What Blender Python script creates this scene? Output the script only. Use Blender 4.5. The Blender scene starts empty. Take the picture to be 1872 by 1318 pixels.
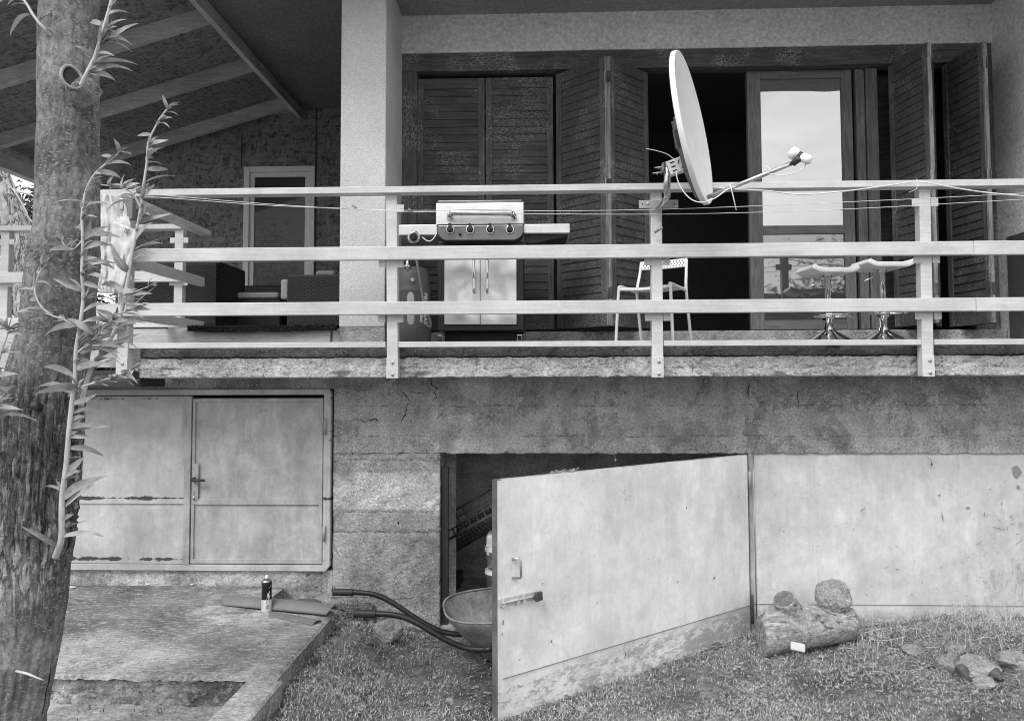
import bpy, math, random
import numpy as np
from mathutils import Vector, Matrix, Euler, noise
PI = math.pi
random.seed(7)
scene = bpy.context.scene
COL = scene.collection

# ------------------------------------------------------------- camera, sky, sun, exposure
F, CX, CY = 1375.0, 936.0, 629.0
CAM = Vector((0, 0, 1.65))
ROT = Euler((PI/2 + .048, 0, .035)).to_matrix() @ Matrix.Rotation(-.003, 3, 'Z')
cd = bpy.data.cameras.new('camera'); cam = bpy.data.objects.new('camera', cd); COL.objects.link(cam)
cam.location = CAM; cam.rotation_euler = ROT.to_euler()
cd.sensor_width = 36; cd.lens = F/1872*36; cd.shift_y = -30/1872; cd.clip_start = .05; cd.clip_end = 2000
scene.camera = cam
scene.view_settings.view_transform = 'Standard'; scene.view_settings.look = 'None'
scene.view_settings.exposure = .35; scene.view_settings.gamma = 1
scene.cycles.pixel_filter_type = 'BLACKMAN_HARRIS'; scene.cycles.filter_width = 1.0
SUN_EL, SUN_AZ = math.radians(50), math.radians(-152)   # azimuth from +Y clockwise: behind the camera, to its left
sd = bpy.data.lights.new('sun', 'SUN'); sd.energy = 1.7; sd.angle = math.radians(26)
so = bpy.data.objects.new('sun', sd); COL.objects.link(so)
sdir = Vector((math.sin(SUN_AZ)*math.cos(SUN_EL), math.cos(SUN_AZ)*math.cos(SUN_EL), math.sin(SUN_EL)))
so.rotation_euler = (-sdir).to_track_quat('-Z', 'Y').to_euler(); so.location = (0, -5, 12)
w = bpy.data.worlds.new("World"); scene.world = w; w.use_nodes = True
nt = w.node_tree; nt.nodes.clear()
def wn(t, **k):
    n = nt.nodes.new(t)
    for a, b in k.items(): setattr(n, a, b)
    return n
sky = wn('ShaderNodeTexSky', sky_type='NISHITA', sun_disc=False); sky.sun_elevation = SUN_EL; sky.sun_rotation = SUN_AZ
bw = wn('ShaderNodeRGBToBW'); nt.links.new(sky.outputs[0], bw.inputs[0])
tc = wn('ShaderNodeTexCoord'); mp = wn('ShaderNodeMapping'); mp.inputs['Scale'].default_value = (1, 1, 3.2)
nt.links.new(tc.outputs['Generated'], mp.inputs[0])
nz = wn('ShaderNodeTexNoise'); nz.inputs['Scale'].default_value = 2.3; nz.inputs['Detail'].default_value = 6; nz.inputs['Roughness'].default_value = .55
nt.links.new(mp.outputs[0], nz.inputs[0])
cr = wn('ShaderNodeMapRange'); cr.inputs[1].default_value = .3; cr.inputs[2].default_value = .7; cr.inputs[3].default_value = 5.2; cr.inputs[4].default_value = 9.5
nt.links.new(nz.outputs[0], cr.inputs[0])
mx = wn('ShaderNodeMix'); mx.data_type = 'FLOAT'; mx.inputs[0].default_value = .85
nt.links.new(bw.outputs[0], mx.inputs[2]); nt.links.new(cr.outputs[0], mx.inputs[3])
bg = wn('ShaderNodeBackground'); bg.inputs[1].default_value = .15
nt.links.new(mx.outputs[0], bg.inputs[0]); wo = wn('ShaderNodeOutputWorld'); nt.links.new(bg.outputs[0], wo.inputs[0])

def U(px, py, Y):            # point of the photo's pixel at depth Y
    d = ROT @ Vector(((px-CX)/F, (CY-py)/F, -1)); return CAM + d*(Y/d.y)
def UZ(px, py, z):           # point of the photo's pixel on the level z
    d = ROT @ Vector(((px-CX)/F, (CY-py)/F, -1)); return CAM + d*((z-CAM.z)/d.z)
def XZ(x0, y0, x1, y1, Y):   # pixel rectangle -> X0, Z0, X1, Z1 at depth Y
    ym, xm = (y0+y1)/2, (x0+x1)/2
    za, zb = U(xm, y1, Y).z, U(xm, y0, Y).z
    return U(x0, ym, Y).x, min(za, zb), U(x1, ym, Y).x, max(za, zb)

# ------------------------------------------------------------- material helper
class NT:
    def __init__(s, name):
        s.m = bpy.data.materials.new(name); s.m.use_nodes = True; s.t = s.m.node_tree
        s.b = s.t.nodes['Principled BSDF']; s.out = s.t.nodes['Material Output']
        s.tc = s.t.nodes.new('ShaderNodeTexCoord'); s.oc = s.tc.outputs['Object']
    def n(s, t, **k):
        x = s.t.nodes.new(t)
        for a, b in k.items(): setattr(x, a, b)
        return x
    def put(s, sock, v):
        if isinstance(v, bpy.types.NodeSocket): s.t.links.new(v, sock)
        elif v is not None: sock.default_value = v
    def map(s, scale=(1, 1, 1), rot=(0, 0, 0), vec=None, loc=(0, 0, 0)):
        x = s.n('ShaderNodeMapping'); s.put(x.inputs[0], vec or s.oc); x.inputs['Scale'].default_value = scale
        x.inputs['Rotation'].default_value = rot; x.inputs['Location'].default_value = loc; return x.outputs[0]
    def noise(s, scale, vec=None, detail=4, rough=.55, dist=0):
        x = s.n('ShaderNodeTexNoise'); s.put(x.inputs['Vector'], vec or s.oc); x.inputs['Scale'].default_value = scale
        x.inputs['Detail'].default_value = detail; x.inputs['Roughness'].default_value = rough; x.inputs['Distortion'].default_value = dist
        return x.outputs[0]
    def vor(s, scale, vec=None, feature='F1', out='Distance', rnd=1):
        x = s.n('ShaderNodeTexVoronoi', feature=feature); s.put(x.inputs['Vector'], vec or s.oc); x.inputs['Scale'].default_value = scale
        x.inputs['Randomness'].default_value = rnd
        return x.outputs[out]
    def wave(s, scale, vec=None, dist=2, detail=3, dscale=1, axis='X'):
        x = s.n('ShaderNodeTexWave', bands_direction=axis); s.put(x.inputs['Vector'], vec or s.oc); x.inputs['Scale'].default_value = scale
        x.inputs['Distortion'].default_value = dist; x.inputs['Detail'].default_value = detail; x.inputs['Detail Scale'].default_value = dscale
        return x.outputs['Fac']
    def ramp(s, v, a, b, c=0., d=1.):
        x = s.n('ShaderNodeMapRange'); s.put(x.inputs[0], v)
        for i, q in enumerate((a, b, c, d)): s.put(x.inputs[i+1], q)
        return x.outputs[0]
    def m2(s, op, a, b=None, c=None):
        x = s.n('ShaderNodeMath', operation=op); s.put(x.inputs[0], a); s.put(x.inputs[1], b)
        if c is not None: s.put(x.inputs[2], c)
        return x.outputs[0]
    def mix(s, f, a, b):
        x = s.n('ShaderNodeMix', data_type='FLOAT'); s.put(x.inputs[0], f); s.put(x.inputs[2], a); s.put(x.inputs[3], b); return x.outputs[0]
    def xyz(s, vec=None):
        x = s.n('ShaderNodeSeparateXYZ'); s.put(x.inputs[0], vec or s.oc); return x.outputs
    def bump(s, h, strength=.5, dist=.01, prev=None):
        x = s.n('ShaderNodeBump'); s.put(x.inputs['Height'], h); x.inputs['Strength'].default_value = strength; x.inputs['Distance'].default_value = dist
        if prev: s.t.links.new(prev, x.inputs['Normal'])
        return x.outputs[0]
    def fin(s, col, rough=.7, metal=0, normal=None, spec=None):
        if not isinstance(col, bpy.types.NodeSocket): col = (col, col, col, 1)
        s.put(s.b.inputs['Base Color'], col); s.put(s.b.inputs['Roughness'], rough); s.put(s.b.inputs['Metallic'], metal)
        if normal: s.t.links.new(normal, s.b.inputs['Normal'])
        if spec is not None: s.b.inputs['Specular IOR Level'].default_value = spec
        return s.m

def concrete(name, base, agg=.5, pit=.5, streak=0., patch=.3, bump=.6, scale=1., fleck=0., z2=1.4, seams=(), bands=(), post=None, peel=0.):
    s = NT(name)
    big = s.noise(1.3*scale, detail=4); mid = s.noise(6*scale, detail=7, rough=.7); fine = s.noise(62, s.map((1, 1, z2)), detail=5, rough=.75)
    c = s.ramp(big, .38, .62, base*(1-patch), base*(1+patch))
    c = s.m2('MULTIPLY', c, s.ramp(mid, .36, .64, .74, 1.24))
    c = s.m2('MULTIPLY', c, s.ramp(fine, .36, .64, .66, 1.32))
    vc = s.n('ShaderNodeTexVoronoi'); s.put(vc.inputs['Vector'], s.oc); vc.inputs['Scale'].default_value = 48
    vbw = s.n('ShaderNodeRGBToBW'); s.put(vbw.inputs[0], vc.outputs['Color'])
    near = s.ramp(vc.outputs['Distance'], .42, .34)
    where = s.ramp(s.noise(3.1*scale, detail=6, rough=.7), .44, .58, .1, 1)
    st = s.m2('MULTIPLY', s.m2('MULTIPLY', near, s.m2('GREATER_THAN', vbw.outputs[0], .48)), s.m2('MULTIPLY', where, agg))
    c = s.mix(st, c, s.ramp(vbw.outputs[0], .48, .75, base*.7, min(.62, base*2.0)))
    ring = s.m2('MULTIPLY', s.m2('MULTIPLY', s.ramp(vc.outputs['Distance'], .40, .46), s.ramp(vc.outputs['Distance'], .60, .50)), s.m2('MULTIPLY', where, agg*.6))
    c = s.mix(ring, c, base*.3)
    pn = s.noise(34, s.map((1, 1, 1.5)), detail=6, rough=.8); pits = s.ramp(pn, .575, .615)
    pits = s.m2('MULTIPLY', pits, s.ramp(s.noise(2.4*scale, detail=6, rough=.7), .44, .60, .12, 1))
    c = s.mix(s.m2('MULTIPLY', pits, pit), c, base*.16)
    sm = None
    if peel:
        pn_ = s.noise(2.3*scale, detail=9, rough=.72, dist=.5); c = s.m2('MULTIPLY', c, s.ramp(pn_, .535, .545, 1, 1-.28*peel))
        ln_ = s.m2('MULTIPLY', s.ramp(s.m2('ABSOLUTE', s.m2('SUBTRACT', pn_, .54)), .006, .002), s.ramp(s.noise(3.7), .48, .56)); c = s.mix(s.m2('MULTIPLY', ln_, peel), c, base*.15)
    if seams or bands:
        z = s.xyz()[2]; zn = s.m2('ADD', z, s.ramp(s.noise(5, s.map((1, .1, .1)), detail=8, rough=.75), .3, .7, -.012, .012))
        for z0, z1, k in bands:
            bm_ = s.m2('MULTIPLY', s.ramp(zn, z0, z0+.015), s.ramp(zn, z1, z1-.015)); c = s.mix(s.m2('MULTIPLY', bm_, s.ramp(s.noise(3.3, detail=7, rough=.75), .36, .58, .15, 1)), c, s.m2('MULTIPLY', c, k))
        wid = s.ramp(s.noise(5, s.map((1.3, .3, .9)), detail=8, rough=.85), .44, .66, -.003, .010)
        for z0 in seams:
            q = s.m2('LESS_THAN', s.m2('ABSOLUTE', s.m2('SUBTRACT', zn, z0)), wid); sm = q if sm is None else s.m2('MAXIMUM', sm, q)
        if sm is not None: c = s.mix(s.m2('MULTIPLY', sm, .65), c, base*.2)
    if post: c = post(s, c)
    if streak:
        sn = s.noise(1.0, s.map((9, 9, .55)), detail=7, rough=.75)
        c = s.m2('MULTIPLY', c, s.ramp(sn, .4, .62, 1+.2*streak, 1-.6*streak))
    if fleck:
        fk = s.ramp(s.noise(30, s.map((.55, 1.5, 1)), detail=6, rough=.8), .53, .60); c = s.mix(s.m2('MULTIPLY', fk, fleck), c, min(.8, base*2.1))
        dk = s.ramp(s.noise(24, s.map((.6, 1.4, 1)), detail=6, rough=.8), .43, .38); c = s.mix(s.m2('MULTIPLY', dk, fleck*.6), c, base*.4)
    h = s.m2('SUBTRACT', s.m2('ADD', s.m2('MULTIPLY', fine, .5), s.m2('MULTIPLY', s.m2('MULTIPLY', near, where), .5)), s.m2('MULTIPLY', pits, 1.0))
    if sm is not None: h = s.m2('SUBTRACT', h, s.m2('MULTIPLY', sm, 1.5))
    return s.fin(c, .92, normal=s.bump(h, bump, .010), spec=.25)

def stucco(name, base, sc=120, b=.55, marks=.0):
    s = NT(name)
    f = s.noise(sc*.6, detail=4, rough=.7); big = s.noise(1.1, detail=4)
    c = s.ramp(big, .38, .62, base*.92, base*1.07)
    c = s.m2('MULTIPLY', c, s.ramp(f, .38, .62, .84, 1.12))
    if marks:
        mk = s.ramp(s.noise(9, s.map((1, 1, 1.3)), detail=5, rough=.7), .6, .68)
        c = s.mix(s.m2('MULTIPLY', mk, marks), c, base*.45)
        c = s.m2('MULTIPLY', c, s.ramp(s.noise(26, detail=5, rough=.7), .35, .7, 1.1, .78))
    return s.fin(c, .95, normal=s.bump(s.m2('ADD', f, s.m2('MULTIPLY', s.vor(sc*.6), .5)), b, .006), spec=.2)

def wood(name, base, axis='X', grain=.35, crack=0., rough=.7, knots=.0):
    s = NT(name)
    sc = {'X': (1.2, 14, 14), 'Y': (14, 1.2, 14), 'Z': (14, 14, 1.2)}[axis]
    v = s.map(sc); g = s.noise(3.2, v, detail=6, rough=.65, dist=.6); f = s.noise(14, v, detail=3)
    c = s.m2('MULTIPLY', s.ramp(g, .38, .62, base*(1-grain), base*(1+grain)), s.ramp(f, .38, .62, .88, 1.12))
    c = s.m2('MULTIPLY', c, s.ramp(s.noise(2.0), .38, .62, .85, 1.15))
    if knots:
        vs = s.map({'X': (3, 9, 9), 'Y': (9, 3, 9), 'Z': (9, 9, 3)}[axis])
        c = s.mix(s.m2('MULTIPLY', s.ramp(s.vor(1.2, vs), .1, .04), knots), c, base*.3)
    h = g
    if crack:
        cv = s.map({'X': (16, 30, 30), 'Y': (30, 16, 30), 'Z': (30, 30, 16)}[axis])
        ed = s.vor(1.6, cv, feature='DISTANCE_TO_EDGE')
        ln = s.ramp(ed, .0, .09, 1, 0); wh = s.ramp(s.noise(3.2, detail=4), .5, .62)
        ln = s.m2('MULTIPLY', ln, wh); c = s.mix(s.m2('MULTIPLY', ln, crack), c, base*5.5+.05)
        gl = s.ramp(s.noise(2.2, s.map({'X': (1.5, 60, 60), 'Y': (60, 1.5, 60), 'Z': (60, 60, 1.5)}[axis]), detail=5, rough=.7), .60, .7)
        c = s.mix(s.m2('MULTIPLY', gl, .55*crack), c, base*4+.02)
        h = s.m2('SUBTRACT', g, ln)
    return s.fin(c, rough, normal=s.bump(h, .35, .004), spec=.35)

def paint(name, base, rough=.45, dirt=.12, scale=2.5, chips=0., spec=.4, grain=0.):
    s = NT(name)
    c = s.ramp(s.noise(scale, detail=6, rough=.6), .38, .62, base*(1-dirt), base*(1+dirt))
    c = s.m2('MULTIPLY', c, s.ramp(s.noise(scale*12, detail=5, rough=.7), .38, .62, 1-dirt*.5, 1+dirt*.4))
    if grain: c = s.m2('MULTIPLY', c, s.ramp(s.noise(4, s.map((1, 25, 25)), detail=5), .38, .62, 1-grain, 1+grain))
    if chips: c = s.mix(s.m2('MULTIPLY', s.ramp(s.noise(11, detail=6, rough=.75), .66, .69), chips), c, base*.25)
    return s.fin(c, rough, normal=s.bump(s.noise(60, detail=3), .06, .002), spec=spec)

def metal(name, base=.6, rough=.25, brushed=0, var=.1, wav=0.):
    s = NT(name)
    r = s.ramp(s.noise(6, s.map((1, 1, 1) if not brushed else (1, 1, 60)), detail=4), .38, .62, max(.03, rough-var), rough+var)
    h = s.noise(2.6, s.map((1.6, 1, 1)), detail=2) if wav else s.noise(30)
    return s.fin(s.ramp(s.noise(9, detail=4), .38, .62, base*.85, base*1.1), r, 1, normal=s.bump(h, wav or .04, .05 if wav else .003))

def plain(name, base, rough=.5, metal_=0, var=.08, spec=.5, bs=40):
    s = NT(name)
    return s.fin(s.ramp(s.noise(bs*.3, detail=5), .38, .62, base*(1-var), base*(1+var)), rough, metal_, normal=s.bump(s.noise(bs*4), .05, .002), spec=spec)

MT = {}
def T(k, f=None):
    if f and k not in MT: MT[k] = f
    return MT[k]

# ------------------------------------------------------------- mesh helper
class MB:
    def __init__(s): s.v = []; s.f = []; s.sm = []; s.mi = []
    def add(s, vs, fs, smooth=False, mi=0):
        o = len(s.v); s.v += [tuple(v) for v in vs]
        for f in fs: s.f.append(tuple(i+o for i in f)); s.sm.append(smooth); s.mi.append(mi)
        return s
    def box(s, x0, y0, z0, x1, y1, z1, mi=0):
        x0, x1 = sorted((x0, x1)); y0, y1 = sorted((y0, y1)); z0, z1 = sorted((z0, z1))
        return s.add([(x0,y0,z0),(x1,y0,z0),(x1,y1,z0),(x0,y1,z0),(x0,y0,z1),(x1,y0,z1),(x1,y1,z1),(x0,y1,z1)],
                     [(0,3,2,1),(4,5,6,7),(0,1,5,4),(1,2,6,5),(2,3,7,6),(3,0,4,7)], mi=mi)
    def obox(s, c, size, R, mi=0):
        c = Vector(c); h = Vector(size)/2
        vs = [c + R @ Vector((a*h.x, b*h.y, d*h.z)) for d in (-1, 1) for a, b in ((-1,-1),(1,-1),(1,1),(-1,1))]
        return s.add(vs, [(0,3,2,1),(4,5,6,7),(0,1,5,4),(1,2,6,5),(2,3,7,6),(3,0,4,7)], mi=mi)
    def beam(s, a, b, w, h, up=(0, 0, 1), mi=0):      # box from a to b, w sideways, h along up
        a, b = Vector(a), Vector(b); d = (b-a); L = d.length; d.normalize(); x = d.cross(Vector(up)).normalized(); u = x.cross(d)
        R = Matrix((x, d, u)).transposed(); return s.obox((a+b)/2, (w, L, h), R, mi)
    def prism(s, pts, off, mi=0, smooth=False):                     # closed polygon pushed along off
        n = len(pts); a = [Vector(p) for p in pts]; off = Vector(off)
        s.add(a + [p+off for p in a], [tuple(range(n))[::-1], tuple(range(n, 2*n))], mi=mi)
        o = len(s.v)-2*n
        for i in range(n):
            j = (i+1) % n; s.f.append((o+i, o+j, o+n+j, o+n+i)); s.sm.append(smooth); s.mi.append(mi)
        return s
    def tube(s, pts, r, n=10, cap=True, mi=0, flat=1.):
        pts = [Vector(p) for p in pts]; rs = r if isinstance(r, (list, tuple)) else [r]*len(pts)
        vs = []; up = None
        for i, p in enumerate(pts):
            d = (pts[min(i+1, len(pts)-1)] - pts[max(i-1, 0)]).normalized()
            if up is None:
                up = d.cross(Vector((0, 0, 1)) if abs(d.z) < .9 else Vector((1, 0, 0))).normalized()
            up = (up - d*up.dot(d)).normalized(); q = d.cross(up)
            for k in range(n):
                a = 2*PI*k/n; vs.append(p + (up*math.cos(a) + q*math.sin(a)*flat)*rs[i])
        fs = [(i*n+k, i*n+(k+1) % n, (i+1)*n+(k+1) % n, (i+1)*n+k) for i in range(len(pts)-1) for k in range(n)]
        s.add(vs, fs, True, mi)
        if cap:
            o = len(s.v)-len(vs)
            for ring in (tuple(range(o, o+n))[::-1], tuple(range(len(s.v)-n, len(s.v)))): s.f.append(ring); s.sm.append(False); s.mi.append(mi)
        return s
    def lathe(s, prof, c=(0, 0, 0), n=28, R=None, mi=0, smooth=True):   # (r, z) profile
        c = Vector(c); R = R or Matrix.Identity(3); vs = []
        for r, z in prof:
            for k in range(n): a = 2*PI*k/n; vs.append(c + R @ Vector((r*math.cos(a), r*math.sin(a), z)))
        fs = [(i*n+k, i*n+(k+1) % n, (i+1)*n+(k+1) % n, (i+1)*n+k) for i in range(len(prof)-1) for k in range(n)]
        o = len(s.v); s.add(vs, fs, smooth, mi)
        s.f.append(tuple(range(o, o+n))[::-1]); s.sm.append(False); s.mi.append(mi)
        s.f.append(tuple(range(len(s.v)-n, len(s.v)))); s.sm.append(False); s.mi.append(mi)
        return s
    def grid(s, fn, nu, nv, smooth=True, mi=0):        # fn(i/nu, j/nv) -> point
        vs = [fn(i/nu, j/nv) for j in range(nv+1) for i in range(nu+1)]
        fs = [(j*(nu+1)+i, j*(nu+1)+i+1, (j+1)*(nu+1)+i+1, (j+1)*(nu+1)+i) for j in range(nv) for i in range(nu)]
        return s.add(vs, fs, smooth, mi)
    def rock(s, c, size, seed=0, sub=3, rough=.25, facet=False, mi=0):
        import bmesh
        bm = bmesh.new(); bmesh.ops.create_icosphere(bm, subdivisions=sub, radius=1)
        off = Vector((seed*3.7, seed*1.3, seed*2.1)); vs = []
        for v in bm.verts:
            p = v.co.copy(); k = 1 + rough*noise.noise(p*1.1+off)*1.6 + rough*.45*noise.noise(p*3+off) + rough*.2*noise.noise(p*8+off)
            if facet:
                for ax in range(5):
                    dv = Vector((math.sin(ax*2.1+seed), math.cos(ax*1.7+seed*2), math.sin(ax*3.3+seed*.7))).normalized()
                    t = p.dot(dv)
                    if t > .72: k *= .72/t
            p *= k; vs.append((c[0]+p.x*size[0], c[1]+p.y*size[1], c[2]+p.z*size[2]))
        fs = [tuple(x.index for x in f.verts) for f in bm.faces]; bm.free()
        return s.add(vs, fs, not facet, mi)

def wloc(o):
    v = Vector((0, 0, 0))
    while o is not None: v += o.location; o = o.parent
    return v
def build(mb, name, mat, parent=None, bevel=0., local=False, seg=2, origin=None):
    me = bpy.data.meshes.new(name)
    o = bpy.data.objects.new(name, me); COL.objects.link(o)
    vs = np.array(mb.v, dtype=float).reshape(-1, 3)
    if parent is not None:
        o.parent = parent
        if not local: vs = vs - np.array(wloc(parent))
    elif not local:
        base = np.array([(vs[:, 0].min()+vs[:, 0].max())/2, (vs[:, 1].min()+vs[:, 1].max())/2, vs[:, 2].min()]) if origin is None else np.array(origin)
        o.location = base; vs = vs - base
    me.from_pydata(vs.tolist(), [], mb.f)
    me.polygons.foreach_set('use_smooth', mb.sm)
    mats = mat if isinstance(mat, (list, tuple)) else [mat]
    for m in mats: me.materials.append(m)
    if len(mats) > 1: me.polygons.foreach_set('material_index', mb.mi)
    me.update()
    if bevel:
        b = o.modifiers.new('bevel', 'BEVEL'); b.width = bevel; b.segments = seg; b.limit_method = 'ANGLE'; b.angle_limit = .6
    return o
def tag(o, label=None, cat=None, group=None, kind=None):
    for k, v in (('label', label), ('category', cat), ('group', group), ('kind', kind)):
        if v: o[k] = v
    return o
def empty(name, loc, label, cat, group=None, rz=0):
    o = bpy.data.objects.new(name, None); COL.objects.link(o); o.location = loc; o.rotation_euler = (0, 0, rz); o.empty_display_size = .1
    return tag(o, label, cat, group)
def text_mesh(txt, size, M, mat, name, parent, depth=.001, bold=0., shear=0.):   # M: 4x4 world placement
    cu = bpy.data.curves.new('t', 'FONT'); cu.body = txt; cu.size = size; cu.extrude = depth; cu.align_x = 'CENTER'; cu.align_y = 'CENTER'; cu.offset = bold; cu.shear = shear
    to = bpy.data.objects.new('t', cu); COL.objects.link(to)
    dg = bpy.context.evaluated_depsgraph_get(); me = bpy.data.meshes.new_from_object(to.evaluated_get(dg))
    bpy.data.objects.remove(to)
    vs = [M @ v.co for v in me.vertices]; mb = MB(); mb.add(vs, [tuple(p.vertices) for p in me.polygons]); bpy.data.meshes.remove(me)
    return build(mb, name, mat, parent)
def relief(x0, x1, z0, z1, Y, disp, step=.009, back=.2, xs=None, smooth=True):
    nx = max(2, int(abs(x1-x0)/step)); nz_ = max(2, int(abs(z1-z0)/step)); mb = MB()
    def fn(u, v):
        x = x0+(x1-x0)*u; z = z0+(z1-z0)*v; dx, dy, dz = disp(x, z, u, v)
        return (x+dx, Y+dy, z+dz)
    mb.grid(fn, nx, nz_, smooth)
    o = 0; w_ = nx+1
    ring = [i for i in range(w_)] + [j*w_+nx for j in range(1, nz_+1)] + [nz_*w_+i for i in range(nx-1, -1, -1)] + [j*w_ for j in range(nz_-1, 0, -1)]
    n0 = len(mb.v)
    for i in ring: v = mb.v[i]; mb.v.append((v[0], Y+back, v[2]))
    L = len(ring)
    for i in range(L):
        j = (i+1) % L; mb.f.append((ring[j], ring[i], n0+i, n0+j)); mb.sm.append(False); mb.mi.append(0)
    mb.f.append(tuple(n0+i for i in range(L))); mb.sm.append(False); mb.mi.append(0)
    return mb
def fbm(x, y, z, o=4):
    return noise.fractal(Vector((x, y, z)), .9, 2.1, o)
# ============================================================= materials
ZW = lambda py: U(700, py, 5.25).z
T('wall', concrete('basement_concrete', .44, peel=.8, seams=[ZW(q) for q in (742, 797)], agg=.5, pit=.75, streak=.25, patch=.13))
T('pillar', concrete('pillar_concrete', .38, peel=.6, seams=[ZW(q) for q in (786, 842, 936, 973, 1092)], bands=[(ZW(934), ZW(862), 1.55)], agg=.75, pit=.7, patch=.28))
T('slab_low', concrete('slab_concrete', .48, seams=[U(1000, 672, 4.82).z], agg=.9, pit=.9, patch=.18, bump=.8))
T('slab_up', concrete('topping_concrete', .16, agg=.55, pit=.9, patch=.3, bump=.9))
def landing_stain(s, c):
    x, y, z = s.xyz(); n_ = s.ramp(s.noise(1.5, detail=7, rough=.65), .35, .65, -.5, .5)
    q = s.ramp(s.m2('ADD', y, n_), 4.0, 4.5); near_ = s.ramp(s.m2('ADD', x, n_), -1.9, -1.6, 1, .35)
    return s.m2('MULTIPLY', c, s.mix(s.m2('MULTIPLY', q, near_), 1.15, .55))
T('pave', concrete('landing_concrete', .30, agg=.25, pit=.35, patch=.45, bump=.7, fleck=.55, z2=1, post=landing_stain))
T('riser', concrete('mossy_edge_concrete', .28, agg=.4, pit=.8, patch=.5, bump=.9, fleck=.5, scale=2.2))
T('inner', concrete('cellar_plaster', .42, agg=.1, pit=.3, patch=.25, bump=.4))
T('stucco', stucco('pale_stucco', .66, 190, .6))
T('stucco2', stucco('facade_stucco', .72, 60, .45, marks=.55))
T('floor', concrete('balcony_floor_concrete', .45, agg=.2, pit=.3))
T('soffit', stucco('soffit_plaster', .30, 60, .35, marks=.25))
T('shutter', wood('shutter_wood', .074, 'X', .3, crack=.42, rough=.8))
T('stile', wood('shutter_stile_wood', .095, 'Z', .3, crack=.45, rough=.8))
T('beamw', wood('frame_beam_wood', .088, 'X', .3, crack=.6, rough=.8))
T('edgew', wood('weathered_edge_wood', .27, 'Z', .4, crack=.1, rough=.85))
T('sash', wood('door_sash_wood', .15, 'Z', .25, rough=.6))
T('sashx', wood('door_rail_wood', .15, 'X', .25, rough=.6, knots=.6))
T('darkwood', wood('door_panel_wood', .05, 'X', .3, rough=.6, knots=.6))
T('pine', wood('rafter_pine', .38, 'X', .15, knots=.5))
T('piney', wood('beam_pine', .45, 'Y', .15, knots=.4))
T('deckpine', wood('joist_pine', .50, 'X', .12, knots=.6))
T('rail', paint('railing_paint', .60, .42, .09, 3, grain=.07, chips=.35))
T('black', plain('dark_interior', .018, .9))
T('iron', plain('blackened_iron', .06, .5, .5))
T('zinc', metal('zinc_plate', .5, .4, 0, .1))
T('chrome', metal('chrome', .72, .08, 0, .04))
T('rust', paint('rusty_steel', .07, .9, .35, 9))
def osb():
    s = NT('osb_board')
    def layer(rot, sc):
        v = s.n('ShaderNodeTexVoronoi'); s.put(v.inputs['Vector'], s.map((1, 1, 1), rot)); v.inputs['Scale'].default_value = sc
        return v
    nv = s.n('ShaderNodeTexNoise'); s.put(nv.inputs['Vector'], s.oc); nv.inputs['Scale'].default_value = 6
    mv = s.n('ShaderNodeVectorMath', operation='MULTIPLY_ADD'); s.put(mv.inputs[0], nv.outputs['Color']); mv.inputs[1].default_value = (.06, .06, .06); s.put(mv.inputs[2], s.oc)
    c = None
    for r, sc in (((.3, .4, .6), (13, 52, 40)), ((.9, -.5, -.7), (46, 15, 40)), ((-.4, 1.2, .2), (50, 50, 13)), ((.2, .1, 1.2), (16, 50, 30))):
        v = s.n('ShaderNodeTexVoronoi'); s.put(v.inputs['Vector'], s.map(sc, r, vec=mv.outputs[0])); v.inputs['Scale'].default_value = 1
        b = s.n('ShaderNodeRGBToBW'); s.put(b.inputs[0], v.outputs['Color'])
        q = s.ramp(b.outputs[0], .3, .9, .0, 1.); c = q if c is None else s.m2('MAXIMUM', c, s.m2('MULTIPLY', q, .95))
    base = s.ramp(c, .2, .9, .07, .23); base = s.m2('MULTIPLY', base, s.ramp(s.noise(1.2), .38, .62, .85, 1.1))
    return s.fin(base, .8, normal=s.bump(c, .3, .004), spec=.2)
T('osb', osb())
def glass(name, refl, body, rough=.02, wav=.0):
    s = NT(name)
    g = s.n('ShaderNodeBsdfGlossy'); g.inputs['Roughness'].default_value = rough; g.inputs[0].default_value = (.95, .95, .95, 1)
    s.b.inputs['Base Color'].default_value = (body, body, body, 1); s.b.inputs['Roughness'].default_value = .3
    if wav: s.t.links.new(s.bump(s.noise(3, detail=1), wav, .01), g.inputs['Normal'])
    m = s.n('ShaderNodeMixShader'); m.inputs[0].default_value = refl
    s.t.links.new(s.b.outputs[0], m.inputs[1]); s.t.links.new(g.outputs[0], m.inputs[2]); s.t.links.new(m.outputs[0], s.out.inputs[0]); return s.m
T('glass', glass('window_glass', .55, .03, wav=.12))
T('glassd', glass('dark_glass', .018, .01, wav=.15))
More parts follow.
